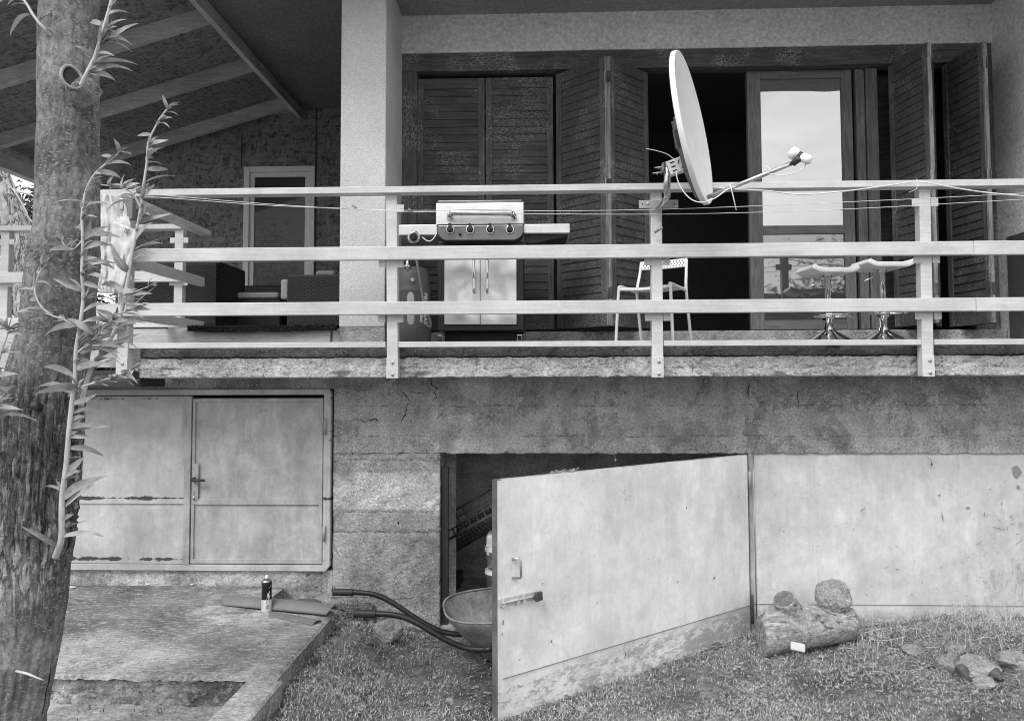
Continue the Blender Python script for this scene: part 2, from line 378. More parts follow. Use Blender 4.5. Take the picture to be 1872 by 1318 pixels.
# paint of the steel doors, with scratches and rust along the seams of the left pair
def door_paint(name, base, seams=(), dirt=.1, low=None, spots=True, smear=0.):
    s = NT(name); x, y, z = s.xyz()
    c = s.ramp(s.noise(1.7, detail=5, rough=.6), .38, .62, base*(1-dirt), base*(1+dirt))
    c = s.m2('MULTIPLY', c, s.ramp(s.noise(2, s.map((4, 4, 1.4)), detail=7, rough=.75), .38, .62, 1-dirt*.8, 1+dirt*.6)); c = s.m2('MULTIPLY', c, s.ramp(s.noise(5.5, detail=7, rough=.8, dist=.6), .40, .60, 1-dirt*.7, 1+dirt*.4))
    c = s.m2('MULTIPLY', c, s.ramp(s.noise(40, detail=4, rough=.7), .38, .62, .97, 1.03))
    sc = s.ramp(s.noise(2.2, s.map((14, 3, 34), (0, .5, 0)), detail=7, rough=.8), .66, .70)
    sc = s.m2('MULTIPLY', sc, s.ramp(s.noise(3.1), .5, .6)); c = s.mix(s.m2('MULTIPLY', sc, .5), c, base*.35)
    dr = s.ramp(s.noise(1.0, s.map((30, 30, 1.1)), detail=6, rough=.8), .56, .66); c = s.mix(s.m2('MULTIPLY', dr, dirt*1.6), c, base*.5)
    rb = s.ramp(s.noise(3.0, s.map((1, 1, 1.2)), detail=9, rough=.8, dist=1.2), .57, .60); c = s.mix(s.m2('MULTIPLY', rb, dirt*1.6), c, base*.62)
    if spots:
        sp = s.ramp(s.noise(21, s.map((1, 1, .8)), detail=3, rough=.8), .715, .73); c = s.mix(sp, c, base*.15)
    if smear:
        sm = s.m2('MULTIPLY', s.ramp(s.noise(3.0, s.map((2.6, 2, 1)), detail=10, rough=.85), .49, .60), s.ramp(x, smear, smear+.45, 0, 1))
        sm = s.m2('MULTIPLY', sm, s.ramp(z, .9, .3, 0, 1)); c = s.mix(s.m2('MULTIPLY', sm, .8), c, base*.3)
    if low is not None:                       # paint worn off the lowest strip
        k = s.ramp(s.m2('ADD', s.noise(11, s.map((.8, .8, 1.8)), detail=12, rough=.88), s.ramp(x, -.2, 1.5, -.035, .045)), .485, .515)
        zone = s.ramp(s.m2('ADD', z, s.ramp(s.noise(3), .2, .8, -.05, .05)), low+.02, low-.05)
        c = s.mix(s.m2('MULTIPLY', s.m2('MULTIPLY', k, zone), .72), c, base*.33)
    rg = None
    for (z0, wd, th) in seams:
        d = s.m2('ABSOLUTE', s.m2('SUBTRACT', z, z0))
        edge = s.m2('ADD', s.ramp(s.noise(2.4, s.map((2.2, 1, 1.6)), detail=9, rough=.82), .38, .62, -wd*th, wd*1.15), 0)
        q = s.m2('LESS_THAN', d, edge); rg = q if rg is None else s.m2('MAXIMUM', rg, q)
    if rg is not None: c = s.mix(s.m2('MULTIPLY', rg, .93), c, .03)
    return s.fin(c, .5, normal=s.bump(s.noise(1.5, detail=2), .25, .02), spec=.35)

# ============================================================= ground
YW = 5.25                                    # face of the basement wall
def ground_z(x, y):
    if x < -1.29 and y < 5.3: return -.13
    z = -.07+(.012*noise.noise(Vector((x*20, y*20, 8))) if -2 < x < 5 and 2 < y < 6 else 0)
    z += .11*max(0, min(1, (x-1.7)/1.1))*max(0, min(1, (y-4.0)/1.0))
    z += .12*math.exp(-((x-2.75)/.45)**2-((y-4.75)/.35)**2)
    t = max(0, min(1, (-.72-x)/.48)); z += .19*t*t*(3-2*t)*(1-.62*max(0, min(1, (y-4.75)/.4)))
    if -4 < x < 6 and 1 < y < 6: z += .022*noise.noise(Vector((x*2.3, y*2.3, 0)))+.010*noise.noise(Vector((x*9, y*9, 3)))
    return z
def lin(a, b, n): return [a+(b-a)*i/n for i in range(n)]
gx = lin(-400, -40, 8)+lin(-40, -5, 10)+lin(-5, -1.6, 12)+lin(-1.6, 4.0, 190)+lin(4.0, 12, 16)+lin(12, 60, 8)+lin(60, 400, 5)+[400]
gy = lin(-400, -60, 6)+lin(-60, -5, 12)+lin(-5, 2.6, 14)+lin(2.6, 6.9, 150)+lin(6.9, 12, 8)+lin(12, 60, 8)+lin(60, 400, 5)+[400]
mb = MB(); nx = len(gx)-1; ny = len(gy)-1
mb.grid(lambda u, v: (gx[round(u*nx)], gy[round(v*ny)], ground_z(gx[round(u*nx)], gy[round(v*ny)])), nx, ny)
def soil():
    s = NT('dry_soil')
    c = s.ramp(s.noise(2.6, detail=7, rough=.7), .38, .62, .09, .21)
    c = s.m2('MULTIPLY', c, s.ramp(s.noise(30, detail=6, rough=.75), .38, .62, .55, 1.5))
    c = s.mix(s.ramp(s.noise(90, s.map((1, .5, 1)), detail=4, rough=.8), .62, .68), c, .28)
    ln = s.n('ShaderNodeVectorMath', operation='LENGTH'); s.put(ln.inputs[0], s.oc); c = s.mix(s.ramp(ln.outputs['Value'], 7, 12), c, s.ramp(s.noise(.7, detail=6), .38, .62, .2, .32))
    return s.fin(c, .97, normal=s.bump(s.noise(45, detail=6, rough=.75), .9, .015), spec=.1)
tag(build(mb, 'ground', soil(), origin=(0, 0, 0)), kind='structure')

# ---- grass: short dry blades and straw, one uncountable mass
rng = np.random.default_rng(3)
def blades(n, xr, yr, h, wd, dens=None, lean=.6, flat=False):
    vs = []; fs = []
    while n > 0:
        m = min(n, 40000); n -= m
        x = rng.uniform(*xr, m); y = rng.uniform(*yr, m)
        for i in range(m):
            X, Y = x[i], y[i]
            if X < -1.2 and Y < 3.7: continue
            if X < -1.28 and Y < 4.6: continue
            if Y > YW-.02: continue
            d = dens(X, Y) if dens else 1
            if random.random() > d: continue
            z = ground_z(X, Y); a = random.random()*2*PI; H = h*random.uniform(.45, 1.35)*(.6+.6*d); L = lean*random.uniform(.2, 1.3)
            if flat: dx, dy, dz = math.cos(a)*H, math.sin(a)*H*.8, random.uniform(.0, .35)*H; z += random.uniform(.002, .02)
            else: dx, dy, dz = math.cos(a)*H*L, math.sin(a)*H*L, H
            px, py = -math.sin(a)*wd, math.cos(a)*wd; b = len(vs)
            if flat: vs += [(X-px, Y-py, z), (X+px, Y+py, z), (X+dx*.5+px, Y+dy*.5+py, z+dz*.8+wd), (X+dx*.5-px, Y+dy*.5-py, z+dz*.8+wd*.3), (X+dx, Y+dy, z+dz*.7)]
            else: vs += [(X-px, Y-py, z-.004), (X+px, Y+py, z-.004), (X+dx*.4+px*.8, Y+dy*.4+py*.8, z+dz*.62), (X+dx*.4-px*.8, Y+dy*.4-py*.8, z+dz*.62), (X+dx, Y+dy, z+dz*.9)]
            fs += [(b, b+1, b+2, b+3), (b+3, b+2, b+4)]
    return vs, fs
def dens(x, y):
    p = noise.noise(Vector((x*1.9, y*1.9, 5)))+.5*noise.noise(Vector((x*5, y*5, 9)))
    d = .55+.9*p
    if x < .5: d -= .25*min(1, (.5-x)/.6)
    if x < -.75: d += .35
    d += .25*noise.noise(Vector((x*14, y*14, 4)))
    return max(.03, min(1, d))
def pile(x, y): return max(0, min(1, (x-1.55)/.5))*max(.0, min(1, (y-3.9)/.7))
def strawd(x, y): return max(.03 if x < .3 else .07, pile(x, y))
mb = MB(); v, f = blades(120000, (-1.3, 4.0), (3.1, 5.25), .015, .0017, dens, lean=2.2); mb.add(v, f)
v, f = blades(16000, (-1.3, 4.0), (3.3, 5.25), .042, .0017, lambda x, y: max(.22+.5*noise.noise(Vector((x*2, y*2, 1))), pile(x, y)), flat=True); mb.add(v, f)
def straw_mat(name, a, b):
    s = NT(name); return s.fin(s.ramp(s.noise(55, detail=3, rough=.8), .38, .62, a, b), .8, spec=.15)
tag(build(mb, 'grass', straw_mat('dry_grass', .17, .68), origin=(0, 0, 0)), kind='stuff')
mb = MB(); v, f = blades(1500, (-1.3, 4.0), (3.5, 5.25), .07, .0018, strawd, flat=True); mb.add(v, f)
v, f = blades(1900, (1.6, 4.0), (4.1, 5.25), .10, .0017, pile, flat=True); mb.add(v, f)
v, f = blades(900, (1.6, 4.0), (4.4, 5.25), .10, .0017, pile, lean=1.1); mb.add(v, f)
tag(build(mb, 'straw', straw_mat('pale_straw', .22, .62), origin=(0, 0, 0)), kind='stuff')
mb = MB(); rr = random.Random(21)
spots = [(rr.uniform(-.6, .2), rr.uniform(4.95, 5.2)) for _ in range(6)]+[(rr.uniform(1.45, 3.9), rr.uniform(5.08, 5.22)) for _ in range(34)]+[(rr.uniform(1.2, 2.1), rr.uniform(4.62, 4.8)) for _ in range(7)]+[(-1.2+rr.uniform(0, .12), rr.uniform(3.3, 4.6)) for _ in range(18)]+[(rr.uniform(-1, 3.8), rr.uniform(3.6, 5.0)) for _ in range(46)]
spots += [(-.215+t*1.7+rr.uniform(-.02, .10), 3.89+t*1.36-rr.uniform(.0, .08)) for t in [rr.random() for _ in range(26)]]
for x0_, y0_ in spots:
    for k_ in range(rr.randint(8, 26)):
        x = x0_+rr.gauss(0, .018); y = min(5.235, y0_+rr.gauss(0, .018)); z = ground_z(x, y); a = rr.uniform(0, 6.3); Hh = rr.uniform(.018, .055); Lh = rr.uniform(.2, 1.1); w_ = .0016
        px, py = -math.sin(a)*w_, math.cos(a)*w_; dx, dy = math.cos(a)*Hh*Lh, math.sin(a)*Hh*Lh
        mb.add([(x-px, y-py, z), (x+px, y+py, z), (x+dx*.45+px, y+dy*.45+py, z+Hh*.75), (x+dx*.45-px, y+dy*.45-py, z+Hh*.75), (x+dx*1.2, y+dy*1.2, z+Hh*.9)], [(0, 1, 2, 3), (3, 2, 4)])
tag(build(mb, 'grass_tufts', straw_mat('tuft_blade', .10, .48), origin=(0, 0, 0)), kind='stuff')
mb = MB(); rr = random.Random(8)
for i in range(420):
    x = rr.uniform(-1.2, 3.9); y = rr.uniform(3.5, 5.2)
    if rr.random() > .35+.6*pile(x, y): continue
    z = ground_z(x, y)+rr.uniform(.006, .02); a = rr.uniform(0, 6.3); L = rr.uniform(.012, .03); d = Vector((math.cos(a), math.sin(a), rr.uniform(-.3, .4)))*L; s_ = Vector((-math.sin(a), math.cos(a), rr.uniform(-.5, .5)))*L*.35; p = Vector((x, y, z))
    mb.add([p-d, p-s_, p+d, p+s_+Vector((0, 0, L*.3))], [(0, 1, 3), (1, 2, 3)])
tag(build(mb, 'leaf_litter', straw_mat('dead_leaf_litter', .07, .42), origin=(0, 0, 0)), kind='stuff')
# crumbs of stone and dead leaf scattered in the grass
mb = MB()
for i in range(700):
    x = random.uniform(-1.25, 3.9); y = random.uniform(3.5, 5.2)
    if x < -1.2 and y < 4.7: continue
    q = random.choice((.004, .006, .008, .013)); mb.rock((x, y, ground_z(x, y)+q*.4), (q*1.3, q, q*.7), i, 1, .3, True)
tag(build(mb, 'gravel', straw_mat('gravel_crumbs', .12, .5), origin=(0, 0, 0)), kind='stuff')

# ---- concrete landing, step below it and the kerb
ZL = .226
def p2(px, py, z=ZL): q = UZ(px, py, z); return (q.x, q.y)
A = (-6.0, YW-.02); B = p2(521, 1073); C = p2(484, 1110); D = p2(600, 1121); E = (-1.255, 3.64); Fp = (-6.0, 3.64)
def slab_poly(pts, z0, z1): return MB().prism([(x, y, z0) for x, y in pts], (0, 0, z1-z0))
pave = MB()
def inpoly(x, y):
    if y > YW-.02 or y < 3.635: return False
    if y > C[1]: return x < B[0]+(C[0]-B[0])*0
    return True
# top surface as relief grid over the rectangular part, edges crumbled
def land(u, v):
    x = -4.6+u*(4.6-1.262); y = 3.64+v*(C[1]-3.64)
    e = .012*fbm(x*9, y*9, 1, 3); z = ZL+.004*fbm(x*6, y*6, 2, 4)
    if v < .012: z -= .014+.02*abs(fbm(x*14, 3, 4, 3)); y += .012*fbm(x*11, 0, 7, 3)
    if u > .996: z -= .012; x += .004*fbm(y*13, 0, 7, 3)
    return (x, y, z)
pave.grid(land, 420, 130)
pave.grid(lambda u, v: (-4.6+u*(B[0]+4.6), C[1]+v*(YW-.02-C[1]), ZL+.004*fbm((-4.6+u*(B[0]+4.6))*6, (C[1]+v*.5)*6, 2, 4)), 100, 20)
def riser(u, v):
    x = -4.6+u*(4.6-1.262); z = .06+v*(ZL-.022-.06); return (x, 3.652+.018*fbm(x*7, z*9, 3, 5)-(.018 if v < .3 else 0)*abs(fbm(x*5, 1, 1, 3)), z)
rs_ = MB(); rs_.grid(riser, 420, 22)
tag(build(rs_, 'landing_edge', T('riser'), origin=(0, 0, 0)), kind='structure')
def rside(u, v):
    y = 3.64+u*(D[1]-3.64); z = -.15+v*(ZL-.018+.15); return (-1.272+.012*fbm(y*8, z*9, 5, 4), y, z)
pave.grid(rside, 110, 30)
pave.box(-4.6, C[1]-.01, -.15, B[0]-.012, YW-.02, ZL-.012)
pave.box(-4.6, 3.69, -.15, -1.30, C[1]-.012, ZL-.015)
LAND = pave
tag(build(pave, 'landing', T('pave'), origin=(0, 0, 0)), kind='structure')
low = MB(); low.grid(lambda u, v: (-4.6+u*3.2, 1.6+v*2.07, .088+.010*fbm((-4.6+u*3.2)*4, (1.6+v*2)*4, 3, 4)), 200, 120); low.box(-4.6, 1.6, -.15, -1.40, 3.66, .06)
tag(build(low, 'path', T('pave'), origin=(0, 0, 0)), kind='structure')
k = MB()
def kerb_top(u, v):
    x = -1.405+u*.178; y = 1.6+v*2.022; z = ZL-.004+.003*fbm(x*20, y*8, 1, 3)-(.012 if (u < .05 or u > .95) else 0); return (x, y, z)
k.grid(kerb_top, 20, 220)
k.grid(lambda u, v: (-1.225+.007*fbm((1.6+u*2.02)*9, v*2, 4, 4)-.0, 1.6+u*2.022, -.15+v*(ZL-.017+.15)), 220, 20)
k.box(-1.405, 1.6, -.15, -1.238, 3.62, ZL-.02)
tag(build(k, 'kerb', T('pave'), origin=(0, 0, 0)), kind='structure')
# weeds along the joint between landing and step, and along its right edge
mb = MB()
for i in range(2600):
    r = random.random()
    if r < .4 and noise.noise(Vector((i*.013, 3, 3))) < .1: continue
    if r < .4: x = random.uniform(-3.1, -1.42); y = 3.61-abs(random.gauss(0, .04)); z = .09; n_ = noise.noise(Vector((x*4, 0, 2)))
    elif r < .8: y = random.uniform(3.3, 4.6); x = -1.235+abs(random.gauss(0, .03)); z = ground_z(x, y); n_ = noise.noise(Vector((y*5, 0, 2)))
    else: x = random.uniform(-1.72, -1.16); y = random.uniform(4.85, 5.2); z = .1; n_ = .3
    if n_ < .12: continue
    z -= .012 if r < .4 else 0
    a = random.random()*2*PI; H = random.uniform(.012, .035 if r < .4 else .07); wd = .0018; L = random.uniform(.1, .9)
    px, py = -math.sin(a)*wd, math.cos(a)*wd; dx, dy = math.cos(a)*H*L, math.sin(a)*H*L
    mb.add([(x-px, y-py, z), (x+px, y+py, z), (x+dx*.5+px, y+dy*.5+py, z+H*.7), (x+dx*.5-px, y+dy*.5-py, z+H*.7), (x+dx, y+dy, z+H)], [(0, 1, 2, 3), (3, 2, 4)])
tag(build(mb, 'weeds', straw_mat('weed_leaf', .05, .22), origin=(0, 0, 0)), kind='stuff')
mb = MB(); mb.grid(lambda u, v: (-1.76+u*.62, 4.70+v*.54, .105+.03*fbm(u*5, v*5, 2, 4)), 40, 30)
for i in range(260):
    x = random.uniform(-1.70, -1.2); y = random.uniform(4.8, 5.2); q = random.uniform(.006, .016); mb.rock((x, y, .12), (q*1.5, q, q*.6), i, 1, .3, True)
tag(build(mb, 'soil', soil(), origin=(0, 0, 0)), kind='structure')

# ============================================================= the house
house = empty('house', (0, YW, 0), 'old two storey concrete house with a balcony, wooden shutters and pale steel cellar doors', 'house')
H = house
seams_p = [U(700, y, YW).z for y in (785, 841, 936, 973)]
def d_pillar(x, z, u, v):
    y = .004*fbm(x*3, z*3, 1, 3)+.0035*noise.noise(Vector((x*28, z*28, 1)))+.002*noise.noise(Vector((x*70, z*70, 1)))
    for i, s_ in enumerate(seams_p):
        w_ = s_+.004*noise.noise(Vector((x*6, i*3, 0))); dd = abs(z-w_)
        if dd < .014: y += .009*(1-dd/.014)*max(0, .55+.9*noise.noise(Vector((x*9, i*5, 2))))
    k_ = fbm(x*5, z*5, 8, 4)
    if k_ > .35: y += (k_-.35)*.03
    e = .006*noise.noise(Vector((z*22, 0, 5))) + .003*noise.noise(Vector((z*60, 0, 5)))
    return (e if (u < .01 or u > .99) else 0, y, 0)
def d_lintel(x, z, u, v):
    y = .004*fbm(x*2, z*3, 4, 3)+.003*noise.noise(Vector((x*24, z*24, 1)))
    for i, s_ in enumerate((U(1200, 742, YW).z, U(1200, 768, YW).z, U(1200, 795, YW).z)):
        w_ = s_+.010*noise.noise(Vector((x*1.5, i*3, 0))); dd = abs(z-w_)
        if dd < .01: y += .006*(1-dd/.01)*max(0, .2+noise.noise(Vector((x*5, i*5, 2))))
    k_ = fbm(x*4, z*5, 18, 4)
    if k_ > .4: y += (k_-.4)*.03
    zz = (.008*noise.noise(Vector((x*11, 0, 5)))+.006*noise.noise(Vector((x*33, 0, 5)))) if v < .02 else 0
    return (0, y, zz)
PX0 = U(609, 900, YW).x; PX1 = U(804, 950, YW).x; ZT = U(900, 689, YW).z+.02
ZLINT = U(1080, 829, YW).z
build(relief(PX0, PX1, -.15, ZLINT, YW, d_pillar, .008, .34), 'pillar', T('pillar'), H)
build(relief(PX0, 5.4, ZLINT, ZT, YW, d_lintel, .009, .34), 'lintel', T('wall'), H)
DZ0 = U(350, 1041, YW).z; DZ1 = U(350, 712, YW).z
build(relief(-3.6, PX0, -.1, DZ0-.002, YW-.004, lambda x, z, u, v: (0, .012*fbm(x*9, z*9, 3, 4)-(.02 if v < .5 else 0)*(.5-v), 0), .009, .3), 'plinth', T('wall'), H)
build(relief(-3.6, PX0, DZ1, ZT, YW-.002, lambda x, z, u, v: (0, .006*fbm(x*7, z*9, 3, 4), 0), .012, .3), 'lintel', T('pillar'), H)
build(MB().box(-3.6, YW+.01, DZ0, U(118, 850, YW).x, YW+.3, DZ1), 'wall', T('pillar'), H)
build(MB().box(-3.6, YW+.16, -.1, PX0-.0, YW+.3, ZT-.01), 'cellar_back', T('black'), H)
# cellar behind the opening
ce = MB(); ce.box(PX1-.05, 6.55, -.12, 5.4, 6.7, 1.8); ce.box(PX1-.25, YW+.34, -.12, PX1-.05, 6.7, 1.8); ce.box(5.4, YW+.02, -.12, 5.5, 6.7, 1.8)
build(ce, 'cellar_wall', T('inner'), H)
build(MB().box(PX1-.2, YW+.01, -.14, 5.4, 6.6, -.045), 'cellar_floor', T('inner'), H)
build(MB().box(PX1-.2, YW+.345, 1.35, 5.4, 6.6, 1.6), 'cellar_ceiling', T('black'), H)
jx = U(812, 900, YW+.03).x
build(MB().box(PX1+.004, YW+.05, -.1, PX1+.05, YW+.11, ZLINT-.10), 'door_jamb', T('iron'), H, .002)
build(MB().box(PX1+.003, YW+.33, -.1, PX1+.075, YW+.36, ZLINT-.02), 'door_jamb', T('inner'), H, .002)
# balcony slab: light lower layer and a dark topping, set back a little
XS0, XS1 = -2.60, 5.4; YS = 4.82
zs0 = U(1000, 689, YS).z; zs1 = U(1000, 652, YS).z; zs2 = U(1000, 631.5, YS).z; ZF = zs2+.0
def d_sl(x, z, u, v):
    y = .006*fbm(x*3, z*6, 1, 3)+.005*noise.noise(Vector((x*30, z*34, 1)))+.003*noise.noise(Vector((x*75, z*75, 1)))
    k_ = fbm(x*6, z*14, 28, 4)
    if k_ > .3: y += (k_-.3)*.05
    zz = (.006*noise.noise(Vector((x*13, 0, 5)))+.005*noise.noise(Vector((x*40, 0, 5)))) if (v < .04 or v > .96) else 0
    if v > .9: zz += .006*noise.noise(Vector((x*2.2, 0, 15)))
    return (0, y, zz)
build(relief(XS0, XS1, zs0, zs1-.004, YS, d_sl, .0085, .8), 'balcony_slab', T('slab_low'), H)
build(relief(XS0+.01, XS1, zs1+.004, zs2, YS+.016, d_sl, .0085, 1.3), 'slab_topping', T('slab_up'), H)
build(MB().box(XS0+.02, YS+.03, zs1-.01, XS1, YW+.8, zs1+.01), 'slab_joint', T('black'), H)
build(MB().box(-1.5, YS+.10, zs1+.02, XS1, 9.0, zs2+.002), 'floor', T('floor'), H)
# facade above the balcony
YC = 5.35; YFa = 5.97; ZS = 4.62; XR = U(1822, 300, YFa).x
cx0, cx1 = U(622, 300, YC).x, U(705, 300, YC).x
zpl = U(660, 598, YC).z
build(MB().box(cx0, YC, zpl, cx1, YFa+.25, ZS+.1), 'column', T('stucco'), H, .008)
build(MB().box(cx0-.0, YC+.003, ZF-.02, cx1+.002, YFa+.2, zpl), 'column_base', T('pillar'), H, .006)
zdt = U(1280, 88, YFa).z; fx0 = U(735, 300, 6.0).x
build(MB().box(cx1-.02, YFa, zdt, XR+.3, YFa+.3, ZS+.1), 'facade_wall', T('stucco2'), H, .004)
build(MB().box(cx0+.001, YFa+.25, ZF, cx0+.2, 8.3, ZS+.1), 'side_wall', T('stucco2'), H)
build(MB().box(XR, 4.4, ZF-.3, XR+.3, YFa+.3, ZS+.1), 'side_wall', T('stucco2'), H, .004)
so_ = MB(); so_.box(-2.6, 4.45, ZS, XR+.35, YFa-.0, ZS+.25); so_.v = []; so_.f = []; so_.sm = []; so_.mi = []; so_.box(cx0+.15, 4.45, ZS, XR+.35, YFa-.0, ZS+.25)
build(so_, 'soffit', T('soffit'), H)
build(MB().box(-2.6, 4.45, ZS, cx0+.149, 8.3, ZS+.25), 'soffit', stucco('dark_soffit', .17, 60, .35, marks=.3), H)  # left part of the soffit: same plaster with a darker base tone
bx0, bz0, bx1, bz1 = XZ(1838, 432, 1872, 640, 5.9)
build(MB().box(XR-.012, 4.6, ZF, XR-.001, 5.86, U(1838, 434, 5.86).z), 'wall_skirting', plain('grey_board', .09, .7), H)
zth = U(1280, 606, 5.98).z
def d_th(x, z, u, v): return (0, .004*fbm(x*8, z*8, 2, 4), .004*noise.noise(Vector((x*15, 1, 1))) if v > .9 else 0)
build(relief(fx0-.05, XR, ZF-.02, zth, 5.90, d_th, .012, .4), 'threshold', T('pillar'), H)
# door frame
HB = U(1280, 124, 6.0).z
fr = build(MB().box(fx0, 5.985, HB, XR, 6.12, zdt+.004), 'frame_beam', T('beamw'), H, .004)
jl = U(762, 350, 6.0).x
build(MB().box(fx0, 5.985, zth, jl, 6.12, HB), 'frame_jamb', T('stile'), H, .004)
build(MB().box(XR-.19, 5.985, zth, XR, 6.12, HB), 'frame_jamb', T('stile'), H, .004)
# dark room behind the doors
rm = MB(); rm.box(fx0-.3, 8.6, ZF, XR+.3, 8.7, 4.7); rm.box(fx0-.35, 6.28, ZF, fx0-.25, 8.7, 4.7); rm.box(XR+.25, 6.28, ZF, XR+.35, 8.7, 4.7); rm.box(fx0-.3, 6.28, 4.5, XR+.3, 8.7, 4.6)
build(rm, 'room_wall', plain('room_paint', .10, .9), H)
# shutters
zb, zt = U(950, 602, 6.0).z, U(950, 139, 6.0).z
def leaf(w, h, hi):      # local: x along the leaf, y thickness (0 front .. .036 back), z up
    fr_ = MB(); sl = MB(); ed = MB(); sw = .052
    for a, b in ((0, sw), (w-sw, w)): fr_.box(a, .0, 0, b, .036, h)
    for a, b in ((0, .13), (h-.085, h)): sl.box(sw, .004, a, w-sw, .032, b)
    z = .13; p = (h-.085-.13)/hi; R = Matrix.Rotation(-.13, 3, 'X')
    for i in range(hi): sl.obox((w/2, .016, z+p*(i+.5)), (w-2*sw, .012, p*.985), R)
    return fr_, sl
def place_mb(mb, M):
    for i, v in enumerate(mb.v): mb.v[i] = tuple(M @ Vector(v))
    return mb
def shutter(p, q, z0, z1, hinge_end=None, flip=False, edge=0):
    p, q = Vector((p[0], p[1], 0)), Vector((q[0], q[1], 0)); d = q-p; w_ = d.length; ang = math.atan2(d.y, d.x)
    fr_, sl = leaf(w_, z1-z0, 29)
    M = Matrix.Translation((p.x, p.y, z0)) @ Matrix.Rotation(ang, 4, 'Z')
    if flip: M = M @ Matrix.Translation((0, .036, 0)) @ Matrix.Scale(-1, 4, (0, 1, 0))
    o = build(place_mb(fr_, M), 'shutter_leaf', T('stile'), H, .003)
    s2 = build(place_mb(sl, M), 'louvre_panel', T('shutter'), o)
    if edge:
        e = MB().box(w_+.0005, .003, .002, w_+.004, .033, z1-z0-.002) if edge > 0 else MB().box(-.004, .003, .002, -.0005, .033, z1-z0-.002)
        build(place_mb(e, M), 'raw_edge', T('edgew'), o)
        for hz in (z1-z0-.16, (z1-z0)*.52, .25):
            hb = MB().box(w_-.004, .0, hz-.045, w_+.006, .036, hz+.045) if edge > 0 else MB().box(-.006, .0, hz-.045, .004, .036, hz+.045)
            build(place_mb(hb, M), 'hinge', T('rust') if edge < 0 else T('zinc'), o, .001)
    return o
ux = lambda px, Y, py=350: U(px, py, Y).x
shutter((ux(762, 6.03), 6.03), (ux(886, 6.03), 6.03), zb, zt)
shutter((ux(888, 6.03), 6.03), (ux(1012, 6.03), 6.03), zb, zt)
shutter((ux(1017, 6.0), 6.0), (ux(1107, 5.66), 5.66), zb, zt+.005, edge=1)
shutter((ux(1118, 5.66), 5.66), (ux(1187, 6.0), 6.0), zb, zt+.005, edge=-1)
shutter((ux(1629, 6.0), 6.0), (ux(1702, 5.56), 5.56), zb, zt+.02, edge=1)
shutter((ux(1711, 5.56), 5.56), (ux(1714, 6.0), 6.0), zb, zt+.02, edge=-1)
shutter((ux(1728, 6.0), 6.0), (ux(1805, 5.56), 5.56), zb, zt+.02, edge=1)
shutter((ux(1813, 5.56), 5.56), (ux(1813, 5.56)+.09, 6.0), zb, zt+.02, edge=-1)
# glazed sash
Ys = 6.08; gz0, gz1 = U(1450, 603, Ys).z, U(1450, 129, Ys).z
X = lambda px: U(px, 350, Ys).x
Zg = lambda py: U(1460, py, Ys).z
sa = build(MB().box(X(1369), Ys, gz0, X(1394), Ys+.05, gz1).box(X(1543), Ys, gz0, X(1562), Ys+.05, gz1), 'glazed_door', T('sash'), H, .004)
for a_, b_ in ((gz1-.001, Zg(143)), (Zg(412), Zg(428)), (Zg(585), gz0+.001)): build(MB().box(X(1394), Ys+.002, b_, X(1543), Ys+.048, a_), 'door_rail', T('sashx'), sa, .004)
build(MB().box(X(1394), Ys+.014, Zg(585), X(1543), Ys+.034, Zg(556)), 'kick_panel', T('darkwood'), sa)
build(MB().box(X(1394), Ys+.02, Zg(413), X(1543), Ys+.026, Zg(142)), 'pane', T('glass'), sa)
build(MB().box(X(1394), Ys+.02, Zg(557), X(1543), Ys+.026, Zg(427)), 'pane', glass('lower_glass', .28, .02, wav=.2), sa)
s2 = build(MB().box(X(1568), Ys-.01, gz0, X(1584), Ys+.05, gz1).box(X(1586), Ys-.02, gz0, X(1607), Ys+.05, gz1), 'frame_post', T('sash'), H, .004)
build(MB().box(X(1607), Ys+.12, gz0, X(1700), Ys+.16, gz1), 'inner_door', T('darkwood'), H, .004)
build(MB().box(X(1367)-.02, Ys-.0, gz0-.02, XR-.2, Ys+.07, gz0-.002), 'door_sill', T('darkwood'), H, .003)

# ---- left pair of steel doors
z_ = lambda py: U(350, py, YW).z
zr1, zr2, zr3 = z_(727), z_(913), z_(1022)
mL = door_paint('steel_door_paint_rusty', .50, [(z_(728), .010, 1.1), (z_(910), .016, .1), (z_(1021), .014, .5)], .15, spots=True)
mR = door_paint('steel_door_paint', .42, [], .2, spots=False)
FXm = lambda px: U(px, 880, YW).x
fl0, fl1 = FXm(60), FXm(606)
fm = MB(); y0, y1 = YW-.03, YW+.03
cz = .03
fm.prism([(fl0, y0, z_(1030)), (fl0, y0, z_(1041)), (fl1-cz, y0, z_(1041)), (fl1, y0, z_(1041)+cz*1.2), (fl1, y0, z_(712)-cz*.7), (fl1-cz*.5, y0, z_(712)), (fl0, y0, z_(712)), (fl0, y0, z_(722)),
          (FXm(593), y0, z_(722)), (FXm(593), y0, z_(1030))], (0, .06, 0))
fr_ = build(fm, 'cellar_door_frame', mL, H, .003)
dl = MB(); yy = YW-.012
dl.box(fl0, yy, z_(1029), FXm(340), yy+.03, z_(724))
ld = build(dl, 'steel_door', mL, H, .002)
for a_, b_ in ((1029, 1021), (920, 912), (733, 724)): build(MB().box(fl0, yy-.010, z_(a_), FXm(339), yy-.0005, z_(b_)), 'door_rib', mL, ld, .0015)
rd = build(MB().box(FXm(352), yy, z_(1029), FXm(592), yy+.03, z_(728)), 'steel_door', mR, H, .002)
for a, b, c, d in ((353, 1028, 591, 1020), (353, 921, 591, 911), (353, 735, 591, 729)): build(MB().box(FXm(a), yy-.012, z_(b), FXm(c), yy-.0005, z_(d)), 'door_rib', mR, rd, .0015)
